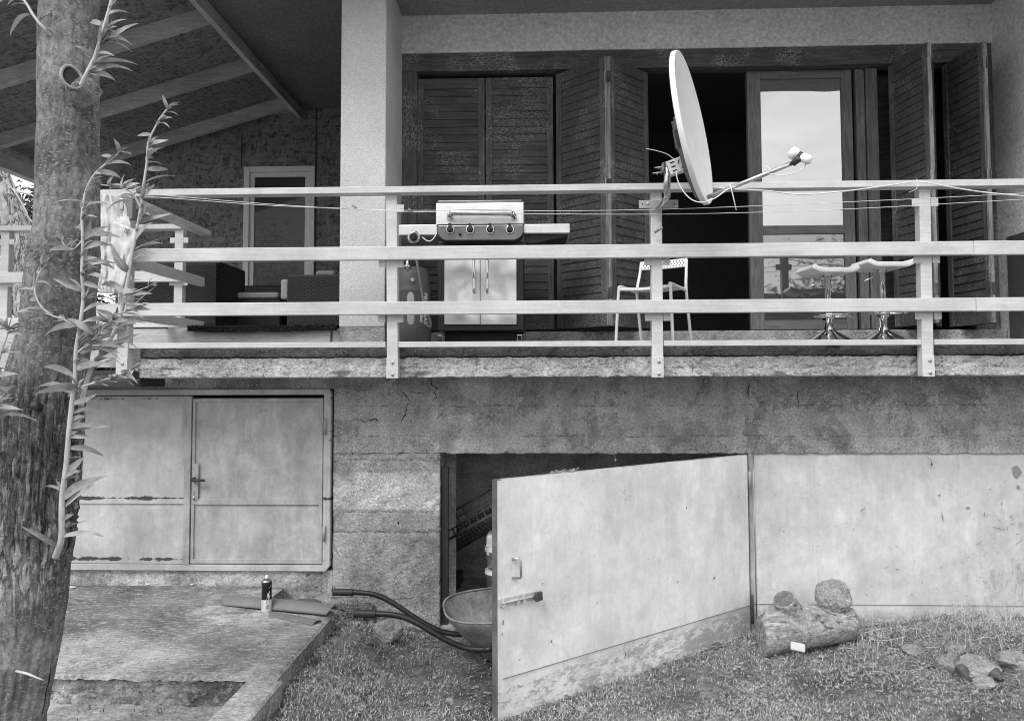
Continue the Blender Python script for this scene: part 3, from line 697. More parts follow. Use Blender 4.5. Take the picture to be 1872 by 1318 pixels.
for a, c in ((353, 358), (585, 591)):
    for b, d in ((1020, 921), (911, 735)): build(MB().box(FXm(a), yy-.0118, z_(b)+.0005, FXm(c), yy-.0005, z_(d)-.0005), 'door_stile', mR, rd, .0015)
build(MB().box(FXm(340), YW-.034, z_(1030), FXm(351.5), YW-.002, z_(724)), 'cover_strip', mR, ld, .002)
lp = build(MB().box(FXm(355.5), yy-.018, z_(912), FXm(366), yy-.0125, z_(846)), 'lock_plate', paint('lock_plate_paint', .36, .4, .2), rd, .002)
hd = MB(); hx, hz = FXm(359), z_(875)
hd.lathe([(.012, 0), (.017, .006), (.016, .02)], (hx, yy-.018, hz), 16, Matrix.Rotation(PI/2, 3, 'X')); hd.tube([(hx, yy-.045, hz), (hx+.02, yy-.05, hz-.002), (FXm(381), yy-.05, hz-.003)], [.011, .010, .009], 10)
hd.tube([(hx, yy-.018, hz), (hx, yy-.05, hz)], .009, 10)
build(hd, 'door_handle', T('iron'), rd)
build(MB().box(hx-.006, yy-.021, z_(903), hx+.002, yy-.0185, z_(896)).tube([(hx, yy-.022, z_(906)), (hx, yy-.022, z_(911))], .007, 10), 'keyhole_cover', T('zinc'), rd)
for a, b in ((764, 793), (958, 985)): build(MB().tube([(FXm(596), YW-.04, z_(a)), (FXm(596), YW-.04, z_(b))], .010, 10), 'hinge', mR, rd)

sg = MB()
def dz(lst, r=.0012):
    sg.tube([U(p_, q_, yy-.001) for p_, q_ in lst], r, 4, flat=.3)
for l_ in (((386, 777), (391, 786), (398, 795)), ((390, 779), (408, 785), (427, 790)), ((413, 774), (410, 785), (407, 795)), ((404, 785), (420, 792), (437, 801)), ((451, 808), (461, 807), (468, 793), (473, 802), (484, 805)), ((468, 808), (463, 820)), ((383, 850), (392, 862), (398, 880))): dz(l_)
build(sg, 'scratch_marks', plain('scratched_paint', .60, .6), rd)
# cracks and holes in the concrete under the balcony
ck_ = MB(); rr = random.Random(3)
for l_ in (((787, 692), (790, 703), (799, 712), (792, 716), (799, 728), (784, 731)), ((736, 717), (743, 726), (750, 733), (745, 740), (742, 750), (740, 760), (731, 776)), ((798, 766), (803, 760), (808, 757), (816, 760), (818, 754)), ((750, 716), (765, 719), (783, 718)), ((640, 768), (655, 766), (668, 771), (684, 765), (695, 770)), ((777, 806), (779, 820), (781, 836)), ((642, 820), (645, 838)), ((1370, 700), (1367, 716), (1371, 733)), ((1462, 705), (1458, 726), (1461, 760))):
    P = []
    for i in range(len(l_)-1):
        for t in (0, .33, .66): P.append(U(l_[i][0]*(1-t)+l_[i+1][0]*t+rr.uniform(-1.6, 1.6), l_[i][1]*(1-t)+l_[i+1][1]*t+rr.uniform(-1.6, 1.6), YW+.001))
    ck_.tube(P, [rr.uniform(.0012, .0042) for _ in P], 5)
for px, py, r_ in ((728, 955, .010), (683, 954, .005), (648, 826, .012), (1142, 718, .006), (1373, 739, .007), (1655, 738, .006)):
    q_ = U(px, py, YW+.002); ck_.rock(q_, (r_*.6, .003, r_), px, 2, .5)
tag(build(ck_, 'cracks', T('black'), H), kind='stuff')
# ---- open swinging steel door
mS = door_paint('swing_door_paint', .76, [], .11, low=.13, spots=True)
hp = U(1369, 990, 5.215); fp = U(908, 1096, 3.89); hp2 = Vector((hp.x, hp.y, 0)); fp2 = Vector((fp.x, fp.y, 0))
du = (fp2-hp2); DW = du.length; du.normalize(); dn = Vector((-du.y, du.x, 0));
if dn.y > 0: dn = -dn                                  # dn points to the camera side
zt_ = 1.655+(695-832)/F*5.215; zb_ = -.078
def dm(s_, n_, z): q = hp2+du*s_+dn*n_; return (q.x, q.y, z)
def dbox(mb, s0, s1, n0, n1, z0, z1):
    P = [dm(s0, n0, 0), dm(s1, n0, 0), dm(s1, n1, 0), dm(s0, n1, 0)]
    return mb.prism([(p[0], p[1], z0) for p in P], (0, 0, z1-z0))
sk = MB()
def skin(u, v):
    s_ = .004+u*(DW-.008); z = zb_+v*(zt_-zb_); n_ = .002+.004*noise.noise(Vector((s_*2.2, z*2.2, 4)))*math.sin(PI*u)*math.sin(PI*v); return dm(s_, n_, z)
sk.grid(skin, 60, 50)
dbox(sk, .003, DW-.003, -.004, -.0005, zb_, zt_)
sd_ = build(sk, 'swing_door', mS, H)
fr2 = MB()
dbox(fr2, 0, DW, -.04, -.0045, zt_-.035, zt_+.002); dbox(fr2, 0, DW, -.04, -.0045, zb_-.002, zb_+.035); dbox(fr2, 0, .035, -.04, -.0046, zb_+.035, zt_-.035)
build(fr2, 'door_frame', paint('door_back_paint', .42, .6, .25, chips=.7), sd_, .002)
build(dbox(MB(), DW-.034, DW+.001, -.04, .0015, zb_-.003, zt_+.003), 'door_edge', paint('door_edge_paint', .13, .6, .3, 6), sd_, .002)
zst = U(1369, 1105, 5.215).z
build(dbox(MB(), .002, DW-.036, .0062, .0085, zst-.003, zst+.001), 'seam', plain('seam_dirt', .2, .8), sd_)
hq = MB(); s0 = DW-.13; za = 1.65-(1016-695)/F*3.96; zc = 1.65-(1050-695)/F*3.96
hq.tube([dm(s0+.035, .004, za), dm(s0, .03, za), dm(s0, .034, za-.01), dm(s0, .034, zc+.01), dm(s0, .03, zc), dm(s0+.035, .004, zc)], .0062, 8)
build(hq, 'door_handle', T('zinc'), sd_)
bz = 1.65-(1090-695)/F*3.95; bo = MB()
dbox(bo, DW-.25, DW-.01, .006, .010, bz-.02, bz+.02)
for a in (DW-.035, DW-.125, DW-.165): dbox(bo, a-.008, a+.008, .010, .022, bz-.024, bz+.024)
bo.tube([dm(DW-.02, .018, bz), dm(DW-.24, .018, bz)], .006, 8)
build(bo, 'door_bolt', paint('bolt_paint', .55, .5, .2), sd_, .001)
pk = MB(); pc = Vector(dm(DW-.245, .026, bz+.002))
pk.prism([tuple(pc+du*a+Vector((0, 0, b))) for a, b in ((-.022, -.022), (.018, -.026), (.024, .0), (.018, .02), (-.02, .022))], tuple(dn*.02))
build(pk, 'padlock', T('rust'), sd_, .002)
for za_, zb2 in ((U(1369, 862, 5.2).z, U(1369, 893, 5.2).z), (U(1369, 1088, 5.2).z, U(1369, 1140, 5.2).z)):
    build(MB().tube([(hp.x+.012, 5.205, za_), (hp.x+.012, 5.205, zb2)], .010, 10), 'hinge', mR if za_ > .5 else T('rust'), sd_)
ch_ = MB(); rr = random.Random(6)
def chip(s_, z, L, w_, a, n_=.0075):
    k = 7; pts = []
    for i in range(k):
        t = 2*PI*i/k; r_ = rr.uniform(.6, 1.1); x_ = math.cos(t)*L*r_; y_ = math.sin(t)*w_*r_; pts.append(dm(s_+x_*math.cos(a)-y_*math.sin(a), n_, z+x_*math.sin(a)+y_*math.cos(a)))
    ch_.add(pts, [tuple(range(k))])
def sdoor(px): # along the leaf for a pixel column
    d_ = U(px, 1000, 1)-CAM; t_ = (hp2.x*d_.y-hp2.y*d_.x)/(du.y*d_.x-du.x*d_.y); return t_
for px, py, L, w_, a in ((1142, 893, .006, .003, .3), (1140, 898, .007, .0025, 1.2), (1142, 910, .004, .004, 0), (1152, 904, .005, .0022, .4), (1304, 1048, .016, .0055, 2.4), (1237, 1056, .009, .004, 2.7), (1006, 1162, .004, .010, 0), (1140, 1184, .006, .009, 0), (1085, 1010, .004, .003, 0), (1210, 1142, .003, .010, .2), (1260, 1098, .004, .003, 0), (948, 1195, .005, .003, 0), (1030, 1238, .009, .004, 0), (1090, 1094, .003, .008, 0), (990, 1060, .003, .006, .9), (1184, 1016, .003, .003, 0), (918, 1130, .003, .018, 0), (916, 1150, .003, .012, 0)):
    s_ = sdoor(px); P_ = hp2+du*s_; z = 1.65-(py-695)/F*P_.y; chip(s_, z, L, w_, a)
for i in range(26):
    s_ = rr.uniform(.1, DW-.1); z = rr.uniform(zb_+.05, zt_-.1); chip(s_, z, rr.uniform(.004, .016), rr.uniform(.0006, .0014), rr.choice((rr.uniform(-.6, .6), 1.5)))
tag(build(ch_, 'paint_chips', plain('chipped_steel', .10, .8), sd_), kind='stuff')
# ---- fixed steel panel right of it
mP = door_paint('fixed_panel_paint', .64, [], .12, low=.06, spots=True, smear=2.75)
xp0 = U(1376, 950, 5.26).x; zpt = U(1600, 826, 5.262).z+.03
pn = MB(); pn.grid(lambda u, v: (xp0+u*(5.4-xp0), 5.262+.004*noise.noise(Vector((u*9, v*3, 1))), -.1+v*(zpt+.1)), 90, 30); pn.box(xp0, 5.268, -.1, 5.4, 5.30, zpt)
pp = build(pn, 'steel_panel', mP, H)
ch_ = MB()
def pchip(px, py, L, w_, a):
    k = 8; c_ = U(px, py, 5.2545); pts = []
    for i in range(k):
        t = -2*PI*i/k; r_ = rr.uniform(.6, 1.1); x_ = math.cos(t)*L*r_; y_ = math.sin(t)*w_*r_; pts.append((c_.x+x_*math.cos(a)-y_*math.sin(a), c_.y, c_.z+x_*math.sin(a)+y_*math.cos(a)))
    ch_.add(pts[::-1], [tuple(range(k))])
for q_ in ((1858, 863, .035, .045, 0), (1862, 890, .012, .018, .3), (1723, 945, .006, .040, .1), (1576, 932, .018, .003, .5), (1561, 968, .012, .002, .8), (1640, 1040, .016, .004, .2), (1718, 905, .010, .007, 0), (1770, 928, .012, .010, .2), (1800, 940, .005, .022, .1), (1548, 956, .005, .003, 0), (1418, 905, .004, .003, 0), (1825, 965, .05, .003, -.2), (1790, 992, .03, .002, .5)): pchip(*q_)
for i in range(40): pchip(rr.uniform(1390, 1870), rr.uniform(870, 1095), rr.uniform(.006, .03), rr.uniform(.0006, .0015), rr.uniform(-.9, .9))
for i in range(34): pchip(rr.gauss(1822, 30), rr.uniform(930, 1095), rr.uniform(.005, .022), rr.uniform(.001, .0028), rr.uniform(-.9, 1.6))
tag(build(ch_, 'paint_chips', plain('chipped_grey_paint', .28, .8), pp), kind='stuff')
zse = U(1600, 1105, 5.26).z
build(MB().box(xp0, 5.2565, zse-.002, 5.4, 5.2575, zse+.001), 'seam', plain('seam_dirt2', .16, .8), pp)
build(MB().box(U(1370, 950, 5.25).x, 5.250, -.08, xp0-.002, 5.30, zpt-.04), 'panel_post', mR, H, .002)
build(MB().tube([(xp0+.008, 5.25, zpt-.05), (xp0+.012, 5.25, -.02)], .0035, 6), 'rod', T('zinc'), pp)
# ============================================================= timber porch left of the balcony
porch = empty('porch', (-4.0, 6.6, -.1), 'timber lean-to porch with chipboard roof and rear wall at the left of the house', 'porch')
Pp = porch
RX = -2.60                                       # ridge beam runs in depth at this x
def roofz(x): return 4.60 + .29*(x-RX)
XE = -5.15
YR0, YR1 = 4.9, 9.6
sh = MB(); sh.prism([(RX, YR0, roofz(RX)+.10), (XE-.25, YR0, roofz(XE-.25)+.10), (XE-.25, YR0, roofz(XE-.25)+.13), (RX, YR0, roofz(RX)+.13)], (0, YR1-YR0, 0))
build(sh, 'roof_sheathing', T('osb'), Pp)
for y in (5.86, 6.80, 7.78, 8.7):
    build(MB().prism([(RX-.02, y, roofz(RX)-.03), (XE-.2, y, roofz(XE-.2)-.03), (XE-.2, y, roofz(XE-.2)+.098), (RX-.02, y, roofz(RX)+.098)], (0, .07, 0)), 'rafter', T('pine'), Pp, .003)
build(MB().box(RX-.02, YR0, roofz(RX)-.09, RX+.03, 8.0, ZS-.002), 'ridge_beam', T('piney'), Pp, .003)
build(MB().box(XE-.05, YR0, roofz(XE)-.17, XE+.05, YR1, roofz(XE)-.032), 'eave_beam', T('piney'), Pp, .003)
YB = 8.0; xw0 = -4.6; xw1 = -1.40
wq = lambda px, py: U(px, py, YB)
wx0, wz0, wx1, wz1 = XZ(445, 305, 575, 600, YB)     # window frame
zdk = U(480, 600, 5.6).z
ow = MB()
def wallpiece(x0, x1, z0, z1f):
    ow.prism([(x0, YB, z0), (x1, YB, z0), (x1, YB, z1f(x1)), (x0, YB, z1f(x0))], (0, .08, 0))
top = lambda x: min(roofz(x)+.09, ZS-.005)
wallpiece(xw0, wx0-.001, 1.7, top); wallpiece(wx1+.001, RX if RX > wx1 else wx1+.01, 1.7, top); wallpiece(max(RX, wx1)+.002, xw1, 1.7, top)
ow.prism([(wx0+.001, YB+.001, wz1), (wx1-.001, YB+.001, wz1), (wx1-.001, YB+.001, top(wx1)), (wx0+.001, YB+.001, top(wx0))], (0, .078, 0))
build(ow, 'wall', T('osb'), Pp)
build(MB().box(xw1-.8, YB-.004, U(590, 231, YB).z, xw1-.18, YB-.001, U(590, 233, YB).z).box(U(576, 400, YB).x, YB-.004, 2.2, U(578, 400, YB).x, YB-.001, U(576, 231, YB).z).box(U(441, 300, YB).x, YB-.004, wz1, U(442.5, 300, YB).x, YB-.001, U(441, 252, YB).z), 'board_joint', T('black'), Pp)
wf = MB(); fw = U(456, 400, YB).x-wx0
wf.box(wx0, YB-.02, 1.75, wx0+fw, YB+.03, wz1).box(wx1-fw, YB-.02, 1.75, wx1, YB+.03, wz1).box(wx0+fw, YB-.02, wz1-fw, wx1-fw, YB+.03, wz1)
wpaint = paint('porch_door_paint', .70, .5, .05)
wn_ = build(wf, 'porch_door', wpaint, Pp, .004)
wi = MB(); f2 = fw+.05; wi.box(wx0+fw+.001, YB+.005, 1.76, wx0+f2, YB+.035, wz1-fw-.001).box(wx1-f2, YB+.005, 1.76, wx1-fw-.001, YB+.035, wz1-fw-.001).box(wx0+f2, YB+.005, wz1-f2, wx1-f2, YB+.035, wz1-fw-.001)
build(wi, 'sash', wpaint, wn_, .004)
build(MB().box(wx0+f2, YB+.02, 1.77, wx1-f2, YB+.026, wz1-f2), 'pane', T('glassd'), wn_)
build(MB().box(xw0-1.2, 5.42, zdk-.14, cx0-.02, 9.2, zdk-.02), 'deck', T('deckpine'), Pp)
build(MB().box(-4.5, 5.37, zdk-.125, U(603, 615, 5.37).x, 5.415, zdk-.018), 'deck_joist', T('deckpine'), Pp, .003)
build(MB().box(U(608, 615, 5.38).x, 5.38, zdk-.12, cx0-.004, 5.43, zdk-.02), 'deck_joist', T('deckpine'), Pp, .003)
build(MB().box(-4.6, 4.86, zs2-.13, -2.62, 4.95, zs2+.03), 'edge_joist', T('deckpine'), Pp, .003)
build(MB().box(-4.6, 4.87, zs2-.26, -2.62, 5.2, zs2-.15), 'edge_joist', T('darkwood'), Pp, .003)
for xx, yy_ in ((XE, 9.4), (XE, 5.2)):
    build(MB().box(xx-.05, yy_, -.1, xx+.05, yy_+.1, roofz(XE)-.171), 'porch_post', T('piney'), Pp, .003)
# turf rug hanging over the deck edge
mb = MB()
def rugf(u, v):
    x = U(345, 600, 5.35).x+u*(cx0-.01-U(345, 600, 5.35).x); sag = .012+.012*fbm(x*3, 1, 1, 3)+(.02*max(0, .4-abs(u-.3)))
    if v < .4: q = v/.4; return (x, 5.33+.004*noise.noise(Vector((x*40, v*20, 0))), zdk-.03-sag+q*(.035+sag))
    q = (v-.4)/.6; return (x, 5.33+q*1.3, zdk+.006)
mb.grid(rugf, 160, 14)
for i in range(5200):
    u = random.random(); v = random.random()*.42; p = rugf(u, v); a = random.random()*6.3; L = .011
    mb.add([(p[0]-.001, p[1], p[2]), (p[0]+.001, p[1], p[2]), (p[0]+math.cos(a)*L, p[1]-.006-random.random()*.006, p[2]+math.sin(a)*L)], [(0, 1, 2)])
tag(build(mb, 'rug', straw_mat('turf_rug_fibre', .006, .05)), 'dark artificial turf rug drooping over the porch deck edge', 'rug')

# wicker seats
def wicker():
    s = NT('dark_wicker')
    v = s.map((28, 28, 62)); b = s.n('ShaderNodeTexBrick'); s.put(b.inputs[0], s.map((1, 1, 1), (PI/2, 0, 0))); b.inputs['Scale'].default_value = 1
    b.inputs['Brick Width'].default_value = .06; b.inputs['Row Height'].default_value = .016; b.inputs['Mortar Size'].default_value = .0035; b.inputs['Mortar Smooth'].default_value = .6
    c = s.mix(b.outputs['Fac'], s.ramp(s.noise(60), .38, .62, .016, .045), .004)
    return s.fin(c, .45, normal=s.bump(s.m2('SUBTRACT', 1, b.outputs['Fac']), .9, .008), spec=.5)
T('wicker', wicker()); T('cushion', stucco('cushion_cloth', .42, 300, .1))
def seatbox(name, label, parts, cush, Yf, group='wicker furniture on the porch'):
    xs = [U(p[0], 500, Yf).x for p in parts]
    r = empty(name, (sum(xs)/len(xs), Yf+.3, zdk), label, 'armchair' if 'arm' in name else 'sofa', group)
    for nm, (a, b, c, d, y0, y1) in [(p[4], (p[0], p[1], p[2], p[3], p[5], p[6])) for p in parts]:
        x0, z0, x1, z1 = XZ(a, b, c, d, y0); build(MB().box(x0, y0, max(z0, zdk+.008), x1, y1, z1), nm, T('wicker'), r, .012)
    for nm, (a, b, c, d, y0, y1) in cush:
        x0, z0, x1, z1 = XZ(a, b, c, d, y0); build(MB().box(x0, y0, z0, x1, y1, z1), nm, T('cushion'), r, .025, seg=3)
seatbox('wicker_armchair', 'dark wicker armchair seen side on between window and pale column', [(524, 502, 640, 606, 'arm_panel', 6.2, 6.26), (530, 502, 650, 606, 'backrest', 6.9, 6.98), (540, 560, 640, 606, 'seat_base', 6.27, 6.89)],
        [('back_cushion', (512, 510, 528, 548, 6.30, 6.8)), ('seat_cushion', (540, 545, 620, 560, 6.28, 6.88)), ('back_cushion', (576, 494, 612, 504, 6.78, 6.88))], 6.2)
seatbox('wicker_sofa', 'long dark wicker sofa behind the left corner of the railing', [(246, 480, 395, 606, 'backrest', 6.25, 6.33), (395.5, 478, 402, 606, 'arm_panel', 6.34, 6.9), (260, 560, 394, 606, 'seat_base', 6.34, 6.9)], [], 6.25)
seatbox('wicker_loveseat', 'low dark wicker seat with a rounded pale cushion before the porch window', [(418, 522, 516, 600, 'backrest', 7.55, 7.62), (404, 547, 512, 606, 'seat_base', 6.7, 7.5)], [('seat_cushion', (404, 534, 508, 546, 6.72, 7.45))], 6.7)

# ============================================================= balcony railing
YP = 4.74                                         # post faces
rail = empty('balcony_railing', (U(1200, 600, YP).x, YP, zs2), 'pale painted steel railing with three broad rails along the balcony edge', 'railing')
rl = T('rail')
def rz(py, Y=YP, px=981): return U(px, py, Y).z
posts = []
for px in (228, 715, 1201, 1694):
    x = U(px, 450, YP).x; posts.append(x)
posts.append(posts[-1]+1.69)
ztop = rz(349)
for i, x in enumerate(posts):
    lean = (.0, -.012, .004, .012, 0)[i]
    p = build(MB().prism([(x-.035-lean, YP, rz(690)), (x+.035-lean, YP, rz(690)), (x+.035, YP, ztop), (x-.035, YP, ztop)], (0, .065, 0)), 'post', rl, rail, .004)
    build(MB().box(x-.038-lean, YP-.006, rz(690)-.002, x+.036-lean, YP-.0005, rz(653)), 'foot_plate', rl, p, .001)
    for zz in (rz(662), rz(684)): build(MB().lathe([(.010, 0), (.010, .006), (.005, .009)], (x-lean*.8+.005, YP-.006, zz), 8, Matrix.Rotation(PI/2, 3, 'X'), smooth=False), 'bolt', T('zinc'), p)
    for zz, dz in ((rz(473), -.048), (rz(574), -.048), (rz(371), -.05)):
        for sx in (-1, 1):
            if zz > rz(400) and not (i in (1, 3)): continue
            if zz > rz(400) and i == 1 and sx < 0: continue
            xa = x+sx*.0355
            build(MB().box(xa, YP+.002, zz+dz, xa+sx*.045, YP+.008, zz).lathe([(.004, 0), (.003, .003)], (xa+sx*.028, YP+.002, zz+dz*.5), 8, Matrix.Rotation(PI/2, 3, 'X')), 'bracket', rl, p, .001)
XL = U(172, 350, 4.7).x; XRR = 5.4
build(MB().prism([(XL, 4.70, rz(349.5, 4.70, 981)), (XRR, 4.70, rz(349.5, 4.70, 981)), (XRR, 4.70, rz(337.5, 4.70, 981)), (XL, 4.70, rz(337.5, 4.70, 981))], (0, .085, 0)), 'handrail', rl, rail, .003)
xj = U(1781, 455, 4.695).x
for a, b, nm in ((448, 472.5, 'rail'), (549.5, 573.5, 'rail')):
    xa = U(244, 462, 4.695).x if a < 500 else U(163, 560, 4.695).x; xj_ = xj if a < 500 else U(1785, 560, 4.695).x
    build(MB().box(xa, 4.695, rz(b, 4.695), xj_-.0015, 4.737, rz(a, 4.695)), nm, rl, rail, .004)
    build(MB().box(xj_+.0015, 4.696, rz(b, 4.695)-.001, XRR, 4.737, rz(a, 4.695)+.001), nm, rl, rail, .004)
for i in range(-1, 4):
    a = posts[i]+.036 if i >= 0 else U(165, 630, YP).x; b = posts[i+1]-.036
    build(MB().box(a, YP+.01, rz(633.5), b, YP+.05, rz(623.5)), 'bottom_rail', rl, rail, .002)
# side return of the railing and the porch railing further back
prl = empty('porch_railing', (-4.2, 5.88, zs2), 'grey painted railing along the porch behind the tree trunk', 'railing')
Yr = 5.88
for px in (7, 326):
    x = U(px, 500, Yr).x; q = build(MB().box(x-.035, Yr, rz(622, Yr), x+.035, Yr+.06, rz(413, Yr)), 'post', rl, prl, .004)
    for a in (433, 512, 594):
        for sx in (-1, 1): build(MB().box(x+sx*.0355, Yr+.002, rz(a+5, Yr), x+sx*.075, Yr+.007, rz(a-5, Yr)), 'bracket', rl, q, .001)
for a, b in ((404, 413), (491, 511), (576, 595)):
    build(MB().box(-5.2, Yr-.045 if a > 410 else Yr-.03, rz(b, Yr), U(334, a, Yr).x, Yr-.002 if a > 410 else Yr+.08, rz(a, Yr)), 'rail' if a > 410 else 'handrail', rl, prl, .003)
XRt = -2.70
for a, b, y1 in ((345, 356, 5.98), (455, 476, 5.93), (557, 576, 5.93)):
    za, zb3 = rz(a, 4.74), rz(b, 4.74)
    build(MB().box(XRt-.045 if a < 400 else XRt-.02, 4.83, zb3, XRt+.045 if a < 400 else XRt+.02, y1, za), 'side_rail', rl, rail, .003)
xx = U(235, 500, 4.9).x
build(MB().box(xx-.03, 4.83, rz(625), xx+.03, 4.88, ztop-.01), 'post', rl, rail, .003)

# ============================================================= things hung on the railing
YH = 4.64
def poly(px_pts, Y): return [tuple(U(a, b, Y)) for a, b in px_pts]
plas = plain('white_plastic', .62, .35, var=.12)
mb = MB()
def bagf(u, v):
    cxp = 200+8*math.sin(v*3); wpx = 20+14*math.sin(PI*min(1, v*1.15))**.7
    px = cxp-wpx+2*wpx*u; py = 356+v*180
    n_ = .026*fbm(u*4.5, v*1.4, 3, 4)+.006*fbm(u*9, v*9, 1, 4)
    p = U(px+6*noise.noise(Vector((v*7, 0, 1))), py, YH+.02+n_); return tuple(p)
mb.grid(bagf, 34, 60)
b = build(mb, 'plastic_bag', plas); tag(b, 'crumpled white plastic bag hanging from the left corner of the railing', 'bag')
m_ = b.modifiers.new('t', 'SOLIDIFY'); m_.thickness = .002
sl_r = empty('document_sleeve', U(220, 530, YH-.04), 'tilted white document sleeve with a barcode hanging beside the railing corner', 'document sleeve')
s_ = MB(); c4 = [(207, 404), (250, 421), (224, 530), (196, 522)]
def slf(u, v):
    a = (1-u)*(1-v); px = c4[0][0]*a+c4[1][0]*u*(1-v)+c4[2][0]*u*v+c4[3][0]*(1-u)*v; py = c4[0][1]*a+c4[1][1]*u*(1-v)+c4[2][1]*u*v+c4[3][1]*(1-u)*v
    return tuple(U(px, py, YH-.04+.012*fbm(u*3, v*4, 7, 3)))
s_.grid(slf, 20, 30); q = build(s_, 'sleeve', plas, sl_r); m_ = q.modifiers.new('t', 'SOLIDIFY'); m_.thickness = .003
bc = MB(); e1 = (U(250, 421, YH-.06)-U(207, 404, YH-.06)).normalized(); e2 = (U(224, 530, YH-.06)-U(250, 421, YH-.06)).normalized(); o_ = U(229, 416, YH-.055)
for i in range(9):
    w_ = .0012 if i % 3 else .0024
    for r0, r1 in ((0, .016), (.018, .034)):
        a_ = o_+e1*(.0035*i)+e2*r0; b_ = o_+e1*(.0035*i)+e2*r1; bc.add([a_, a_+e1*w_, b_+e1*w_, b_], [(0, 1, 2, 3)])
build(bc, 'barcode', T('black'), sl_r)
bx = empty('latch_box', U(224, 410, 4.66), 'grey metal latch box on the corner post of the railing', 'latch')
x0, z0, x1, z1 = XZ(213, 404, 232, 362, 4.66); build(MB().box(x0, 4.66, z0, x1, 4.70, z1), 'case', paint('latch_paint', .4, .4), bx, .004)
x0, z0, x1, z1 = XZ(219, 383, 225, 363, 4.645); build(MB().box(x0, 4.645, z0, x1, 4.659, z1), 'latch', T('zinc'), bx, .003)
x0, z0, x1, z1 = XZ(230, 401, 242, 362, 4.655); build(MB().box(x0, 4.655, z0, x1, 4.70, z1), 'flap', paint('flap_paint', .2, .5), bx, .003)
# dark banner with white letters
bn = empty('banner', U(190, 615, 4.68), 'dark sign with white slanted letters behind the willow leaves', 'sign')
bpts = poly([(160, 604), (226, 578), (230, 604), (164, 628)], 4.69); mb = MB().prism(bpts, (0, .006, 0)); build(mb, 'board', plain('banner_grey', .09, .6), bn)
tdir = (Vector(bpts[1])-Vector(bpts[0])); ang = math.atan2(tdir.z, tdir.x)
Mt = Matrix.Translation(U(203, 596.5, 4.686)) @ Matrix.Rotation(-ang, 4, 'Y') @ Matrix.Rotation(PI/2, 4, 'X')
wht = plain('white_lettering', .8, .5); text_mesh('ISTUP LAT', .026, Mt, wht, 'lettering', bn, .0006, .0006)
mb = MB(); oc = U(177, 606, 4.686)
for r0, a0, a1 in ((.011, 0, 6.28), (.022, 3.9, 6.2), (.022, .8, 2.9)):
    pts = [oc+Vector((math.cos(a0+(a1-a0)*i/14)*r0, 0, math.sin(a0+(a1-a0)*i/14)*r0)) for i in range(15)]; mb.tube(pts, .002, 5)
build(mb, 'emblem', wht, bn)

# clothes lines and pegs
def wire(pts, Y, r, name, label, m, cat='line', group=None, sub=4):
    P = [U(a, b, Y if len(t) < 1 else t[0]) for a, b, *t in pts]; Q = []
    for i in range(len(P)-1):
        p0, p1, p2_, p3 = P[max(i-1, 0)], P[i], P[i+1], P[min(i+2, len(P)-1)]
        for k in range(sub):
            t = k/sub; Q.append(.5*((2*p1)+(-p0+p2_)*t+(2*p0-5*p1+4*p2_-p3)*t*t+(-p0+3*p1-3*p2_+p3)*t*t*t))
    Q.append(P[-1]); o = build(MB().tube(Q, r, 6), name, m); tag(o, label, cat, group); return o
wm = plain('line_plastic', .75, .4)
wire([(236, 350), (330, 360), (460, 371), (560, 378), (620, 382), (740, 385), (800, 385), (960, 386), (1168, 384), (1380, 377), (1560, 369), (1690, 363), (1900, 352)], 4.685, .0019, 'clothes_line', 'upper of two thin white clothes lines stretched along the railing', wm, 'clothes line')
wire([(236, 358), (330, 364), (460, 374), (560, 379), (620, 381), (740, 387), (800, 388), (960, 391), (1200, 392), (1400, 388), (1560, 382), (1690, 375), (1900, 363)], 4.683, .0019, 'clothes_line', 'lower of two thin white clothes lines stretched along the railing', wm, 'clothes line')
for (px, py, a, lb) in ((648, 378, .6, 'small wooden peg on the clothes line before the pale column'), (750, 384, .35, 'small wooden peg on the clothes line beside the grill lid')):
    c = U(px, py, 4.675); pg = MB()
    for s1 in (-.16, .16): pg.obox(c+Vector((0, 0, s1*.02)), (.034, .006, .0055), Matrix.Rotation(a+s1, 3, 'Y'))
    tag(build(pg, 'clothes_peg', T('edgew')), lb, 'clothes peg')
cbl = plain('white_cable', .8, .35)
wire([(1296, 342), (1340, 346), (1400, 349), (1440, 354), (1480, 355.5), (1560, 348), (1640, 337), (1680, 332.5), (1730, 341), (1800, 352), (1900, 361)], 4.672, .0042, 'cable', 'thick white cable looping along the top rail right of the satellite dish', cbl, 'cable')
tie = U(1676, 336, 4.67); tag(build(MB().tube([tie+Vector((.0, 0, .03)), tie+Vector((.006, -.006, 0)), tie+Vector((-.005, -.004, -.035)), tie+Vector((-.05, 0, -.055))], .0018, 5), 'cable_tie', cbl), 'thin white cable tie on the handrail above the right post', 'cable tie')

